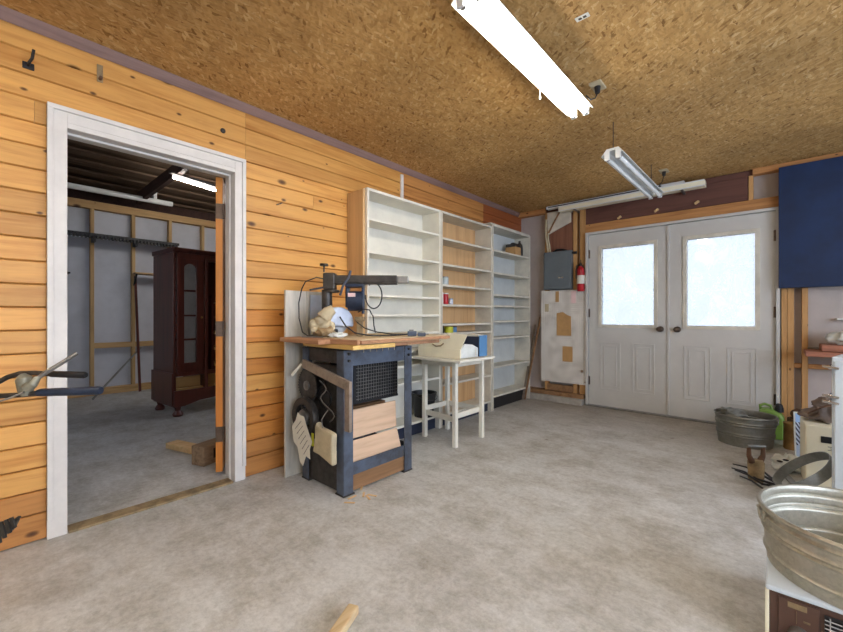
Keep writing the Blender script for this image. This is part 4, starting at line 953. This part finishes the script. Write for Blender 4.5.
t = thing('space_heater', 'dark brown heater with a white top, knob and black grille in the bottom right corner', 'heater', (.22, 1.9, 0))
part('body', B().box(-.02, .56, 1.672, 2.10, .012, .20), M['heater'], t, .006)
part('top_panel', B().box(-.027, .567, 1.663, 2.11, .20, .215), M['cabinet'], t, .005)
part('side_trim', B().box(-.028, -.018, 1.664, 1.676, .012, .20), M['putty'], t, .002)
part('plate', B().box(.003, .095, 1.667, 1.672, .03, .19), M['heater'], t, .002)
part('knob', B().cyl((.05, 1.668, .092), (.05, 1.645, .092), .026, .023, 24).box(.047, .053, 1.638, 1.646, .072, .112), M['steel'], t, smooth=True)
g = B()
g.bar((.045, 1.6655, .125), (.045, 1.6655, .162), .002, .001).box(.025, .068, 1.665, 1.667, .168, .184).box(.06, .075, 1.665, 1.667, .135, .14)
part('dial_marks', g, M['rust'], t)
part('grille_recess', B().box(.105, .50, 1.668, 1.671, .03, .18), M['black'], t)
g = B()
for k in range(12): g.box(.105, .50, 1.660, 1.668, .036+.012*k, .040+.012*k)
for k in range(11): g.box(.115+.035*k, .118+.035*k, 1.658, 1.661, .03, .18)
part('grille', g, M['chrome'], t, label='chrome bars over the black vent')
for (x, y) in ((.02, 1.70), (.52, 1.70), (.02, 2.07), (.52, 2.07)): part('foot', B().cyl((x, y, 0), (x, y, .012), .015, .015, 12), M['black'], t)

# green jug
t = thing('green_jug', 'green plastic jug with black cap behind the smaller tub', 'jug', (-.06, 4.62, 0))
part('body', B().prism([(-.12, .0), (.045, .0), (.055, .02), (.05, .19), (.03, .225), (-.02, .25), (-.07, .262), (-.12, .24), (-.13, .02)], 4.56, 4.69, 'y'), M['green'], t, .02)
part('cap', B().cyl((.015, 4.62, .235), (.015, 4.62, .275), .032, .03, 18).ball((.015, 4.62, .283), .026), M['black'], t, smooth=True)
part('handle', B().sweep([(-.105, 4.62, .24), (-.11, 4.62, .275), (-.08, 4.62, .29), (-.04, 4.62, .28), (-.03, 4.62, .25)], .012, 10), M['green'], t, smooth=True)
t = thing('brass_canister', 'tarnished brass canister standing by the studs right of the doors', 'canister', (.085, 4.34, 0))
part('body', B().lathe([(0, 0), (.045, 0), (.048, .01), (.045, .19), (.05, .20), (.05, .21), (.04, .21), (.038, .02), (0, .02)], (.085, 4.34, 0), 24), M['brass'], t, smooth=True)
solo('clay_pot', B().lathe([(0, 0), (.05, 0), (.075, .16), (.085, .16), (.085, .20), (.07, .20), (.045, .02), (0, .02)], (.15, 4.60, 0), 20), M['rust2'], 'dark red-brown pot behind the brass canister', 'pot', smooth=True)
solo('brown_ball', B().ball((.15, 4.60, .235), .06, 1.1, 1, .8, .1, 2), M['rust2'], 'dark brown crumpled lump on the red-brown pot', 'rag', smooth='full')

# rusty tool and fork
t = thing('rusty_tool', 'rusty tan tool with a D-shaped grip standing on the floor near the right edge', 'tool', (-.10, 3.33, 0))
part('socket', B().lathe([(0, 0), (.036, 0), (.041, .02), (.044, .125), (.036, .14), (0, .14)], (-.10, 3.34, 0), 20, 1, .7), M['rust'], t, smooth=True)
ax = Vector((.744, .668, 0))
c0 = Vector((-.10, 3.34, 0))
for sg in (-1, 1):
    part('fork_arm', B().sweep([c0+ax*.025*sg+Vector((0, 0, .125)), c0+ax*.045*sg+Vector((0, 0, .165)), c0+ax*.046*sg+Vector((0, 0, .22))], [.02, .014, .011], 10), M['rust2'], t, smooth=True)
part('grip', B().cyl(c0-ax*.058+Vector((0, 0, .228)), c0+ax*.058+Vector((0, 0, .222)), .011, .011, 12), M['galvdark'], t, smooth=True)
t = thing('garden_fork', 'black curved metal fork tines lying on the concrete around the rusty tool', 'fork', (-.05, 3.25, 0))
P0 = lambda u, v, z: (lambda d: P(u, v, d))(396*(1.065-z)/(v-316))
tip = P0(786, 488, .03)
for k, (a, m_) in enumerate((((733, 464), (760, 474)), ((732, 468), (757, 479)), ((735, 470), (762, 484)), ((740, 476), (765, 490)), ((758, 470), (770, 477)))):
    p_, q_ = P0(a[0], a[1], .012), P0(m_[0], m_[1], .03)
    part('tine', B().sweep([p_, [(p_[i]+q_[i])/2+(0, 0, .012)[i] for i in range(3)], q_, tip], [.004, .006, .007, .009], 8), M['black'], t, smooth=True)
part('shaft', B().sweep([tip, P0(798, 496, .03), P0(812, 505, .03)], .012, 10), M['black'], t, smooth=True)
# hoop
_t = math.radians(27); _r, _z = Vector((.7443, .6678, 0)), Vector((0, 0, 1))
_c = Vector(P(804, 472, 2.2)); _v = (_c-Vector((0, 0, 1.065))).normalized()
_e1 = (_r*math.cos(_t)+_z*math.sin(_t)); _e1 = (_e1-_v*_e1.dot(_v)).normalized(); _m = _e1.cross(_v)
if _m.z < 0: _m = -_m
_e2 = (_v*.94+_m*.34).normalized(); _n = _e1.cross(_e2)
Rh = Matrix(((_e1.x, _e2.x, _n.x, _c.x), (_e1.y, _e2.y, _n.y, _c.y), (_e1.z, _e2.z, _n.z, _c.z), (0, 0, 0, 1)))
solo('metal_hoop', B(Rh).lathe([(.148, -.025), (.153, -.025), (.153, .025), (.148, .025)], n=48, closed=True), M['galvdark'], 'wide dark metal hoop propped against the cream box', 'hoop', smooth=True)
solo('metal_strap', B().bar(P0(781, 470, .02), P0(799, 489, .01), .035, .008), M['galvdark'], 'short dark metal strap lying beside the hoop', 'strap')
t = thing('plastic_packet', 'crumpled white plastic packet with black print in front of the cream box', 'packet', (.08, 3.62, 0))
part('bag', crumple(B().ball((.055, 3.70, .055), .07, 1.0, .9, .8, .08, 6, 48), (.055, 3.70, .055), .03, 14, 5, .001), M['plastic'], t, smooth='full')
g = B()
for k in range(3): g.ball((.015+.03*k, 3.64, .075+.015*(k % 2)), .012, 1.4, .6, .6)
part('print', g, M['black'], t)
t = thing('framed_print', 'white-edged print with striped and pale blue pattern leaning behind the cream box', 'picture', (.22, 4.0, 0))
Rp = Matrix.Translation((.10, 3.98, 0)) @ Matrix.Rotation(math.radians(12), 4, 'Z') @ Matrix.Rotation(math.radians(-6), 4, 'X')
part('board', B(Rp).box(.0, .30, 0, .012, .002, .36), M['plastic'], t, .002)
part('picture', B(Rp).box(.008, .292, -.002, 0, .01, .35), book_stripes(), t)
t = thing('cream_box', 'cream plastic cabinet with a black slot standing beside the pale blue cabinet', 'box', (.24, 3.6, 0))
Rc = Matrix.Translation((.132, 3.46, 0)) @ Matrix.Rotation(math.radians(3), 4, 'Z')
part('body', B(Rc).box(0, .30, 0, .28, 0, .385), M['putty'], t, .008)
part('slot', B(Rc).box(.07, .22, -.004, .0, .285, .325), M['black'], t, .002)
part('vent_lines', B(Rc).box(.10, .2, -.002, 0, .262, .266).box(.11, .2, -.002, 0, .252, .256).box(.10, .2, -.002, 0, .242, .246), M['galvdark'], t)
t = thing('canvas_bag', 'slumped grey-brown canvas bag lying on the cream box', 'bag', (.24, 3.7, .39))
part('bag', crumple(B(Matrix.Translation((.27, 3.64, .47)) @ Matrix.Rotation(math.radians(10), 4, 'Z') @ Matrix.Rotation(math.radians(-22), 4, 'Y')).ball((0, 0, 0), .10, 1.55, 1.0, .62, .05, 9, 56), (.27, 3.64, .47), .04, 11, 7), M['duffel'], t, smooth='full')
part('strap', B(Matrix.Translation((.27, 3.64, .49)) @ Matrix.Rotation(math.radians(10), 4, 'Z') @ Matrix.Rotation(math.radians(-22), 4, 'Y')).sweep([(-.14, -.05, .0), (-.07, -.095, .03), (.0, -.10, .035), (.08, -.09, .04), (.13, -.04, .03)], [.012]*5, 8, .4), M['rust2'], t, smooth=True)
t = thing('metal_cabinet', 'pale blue-white metal cabinet with chrome latches at the right edge', 'cabinet', (.205, 2.86, 0), math.radians(-13), local=True)
part('body', B().box(0, .5, 0, .40, .02, .86), M['cabinet'], t, .004)
part('door', B().box(.012, .488, -.016, 0, .04, .84), M['cabinet'], t, .004)
for z in (.81, .665, .635):
    part('latch', B().bar((-.004, .03, z), (-.004, -.012, z-.004), .012, .02).bar((-.03, -.02, z+.002), (.03, -.022, z-.006), .008, .012), M['chrome'], t, .002)
for (x, y) in ((.04, .04), (.46, .04), (.04, .38), (.46, .38)): part('foot', B().cyl((x, y, 0), (x, y, .02), .015, .015, 10), M['black'], t)
t = thing('wall_ledge', 'red-orange board shelf fixed to the studs at the right edge', 'shelf', (.6, 4.7, .72))
part('board', B().box(.175, 1.3, 4.50, 4.858, .735, .775), M['redwood'], t, .004)
part('edge_trim', B().box(.40, 1.3, 4.485, 4.50, .725, .77), M['black'], t, .003)
solo('thin_plank', B().box(.27, 1.1, 4.55, 4.82, .778, .83), M['redwood'], 'second orange-brown plank lying on the red-orange shelf', 'plank', .005)
t = thing('plastic_sack', 'white plastic sack with teal print on the plank at the right edge', 'sack', (.5, 4.66, .83))
part('sack', crumple(B().ball((.50, 4.66, .885), .10, 1.9, 1.1, .62, .04, 11, 56), (.50, 4.66, .885), .03, 12, 6, .831), M['plastic'], t, smooth='full')
part('print', B().ball((.56, 4.61, .895), .085, 1.3, 1.15, .62, .04, 12, 20), M['teal'], t, smooth='full')
solo('metal_rod', B().cyl((.2, 4.83, .786), (.27, 4.83, .786), .01, .01, 8), M['steel'], 'small steel fitting on the red-orange shelf beside the stud', 'fitting')
solo('white_bracket', B().box(.38, .75, 4.87, 4.94, 1.03, 1.045), M['plastic'], 'thin white strip on the far wall at the right edge', 'strip')

# ------------------------------------------------------------------ outside, light
W = bpy.data.worlds.new('sky'); SC.world = W; W.use_nodes = True
bg = W.node_tree.nodes['Background']; bg.inputs[0].default_value = lin((218, 232, 255)); bg.inputs[1].default_value = 6.0
def portal(loc, rot, sx, sy):
    l = bpy.data.lights.new('portal', 'AREA'); l.shape = 'RECTANGLE'; l.size = sx; l.size_y = sy; l.cycles.is_portal = True
    o = bpy.data.objects.new('portal', l); COL.objects.link(o); o.location = loc; o.rotation_euler = rot
portal((XR+.12, 1.25, 1.475), (0, PI/2, 0), 1.35, 4.3)
portal((-.84, 5.0, 1.4), (-PI/2, 0, 0), 1.7, .95)

SC.view_settings.view_transform = 'Standard'; SC.view_settings.look = 'None'
SC.view_settings.exposure = 0.88; SC.view_settings.gamma = 1
SC.view_settings.use_curve_mapping = False
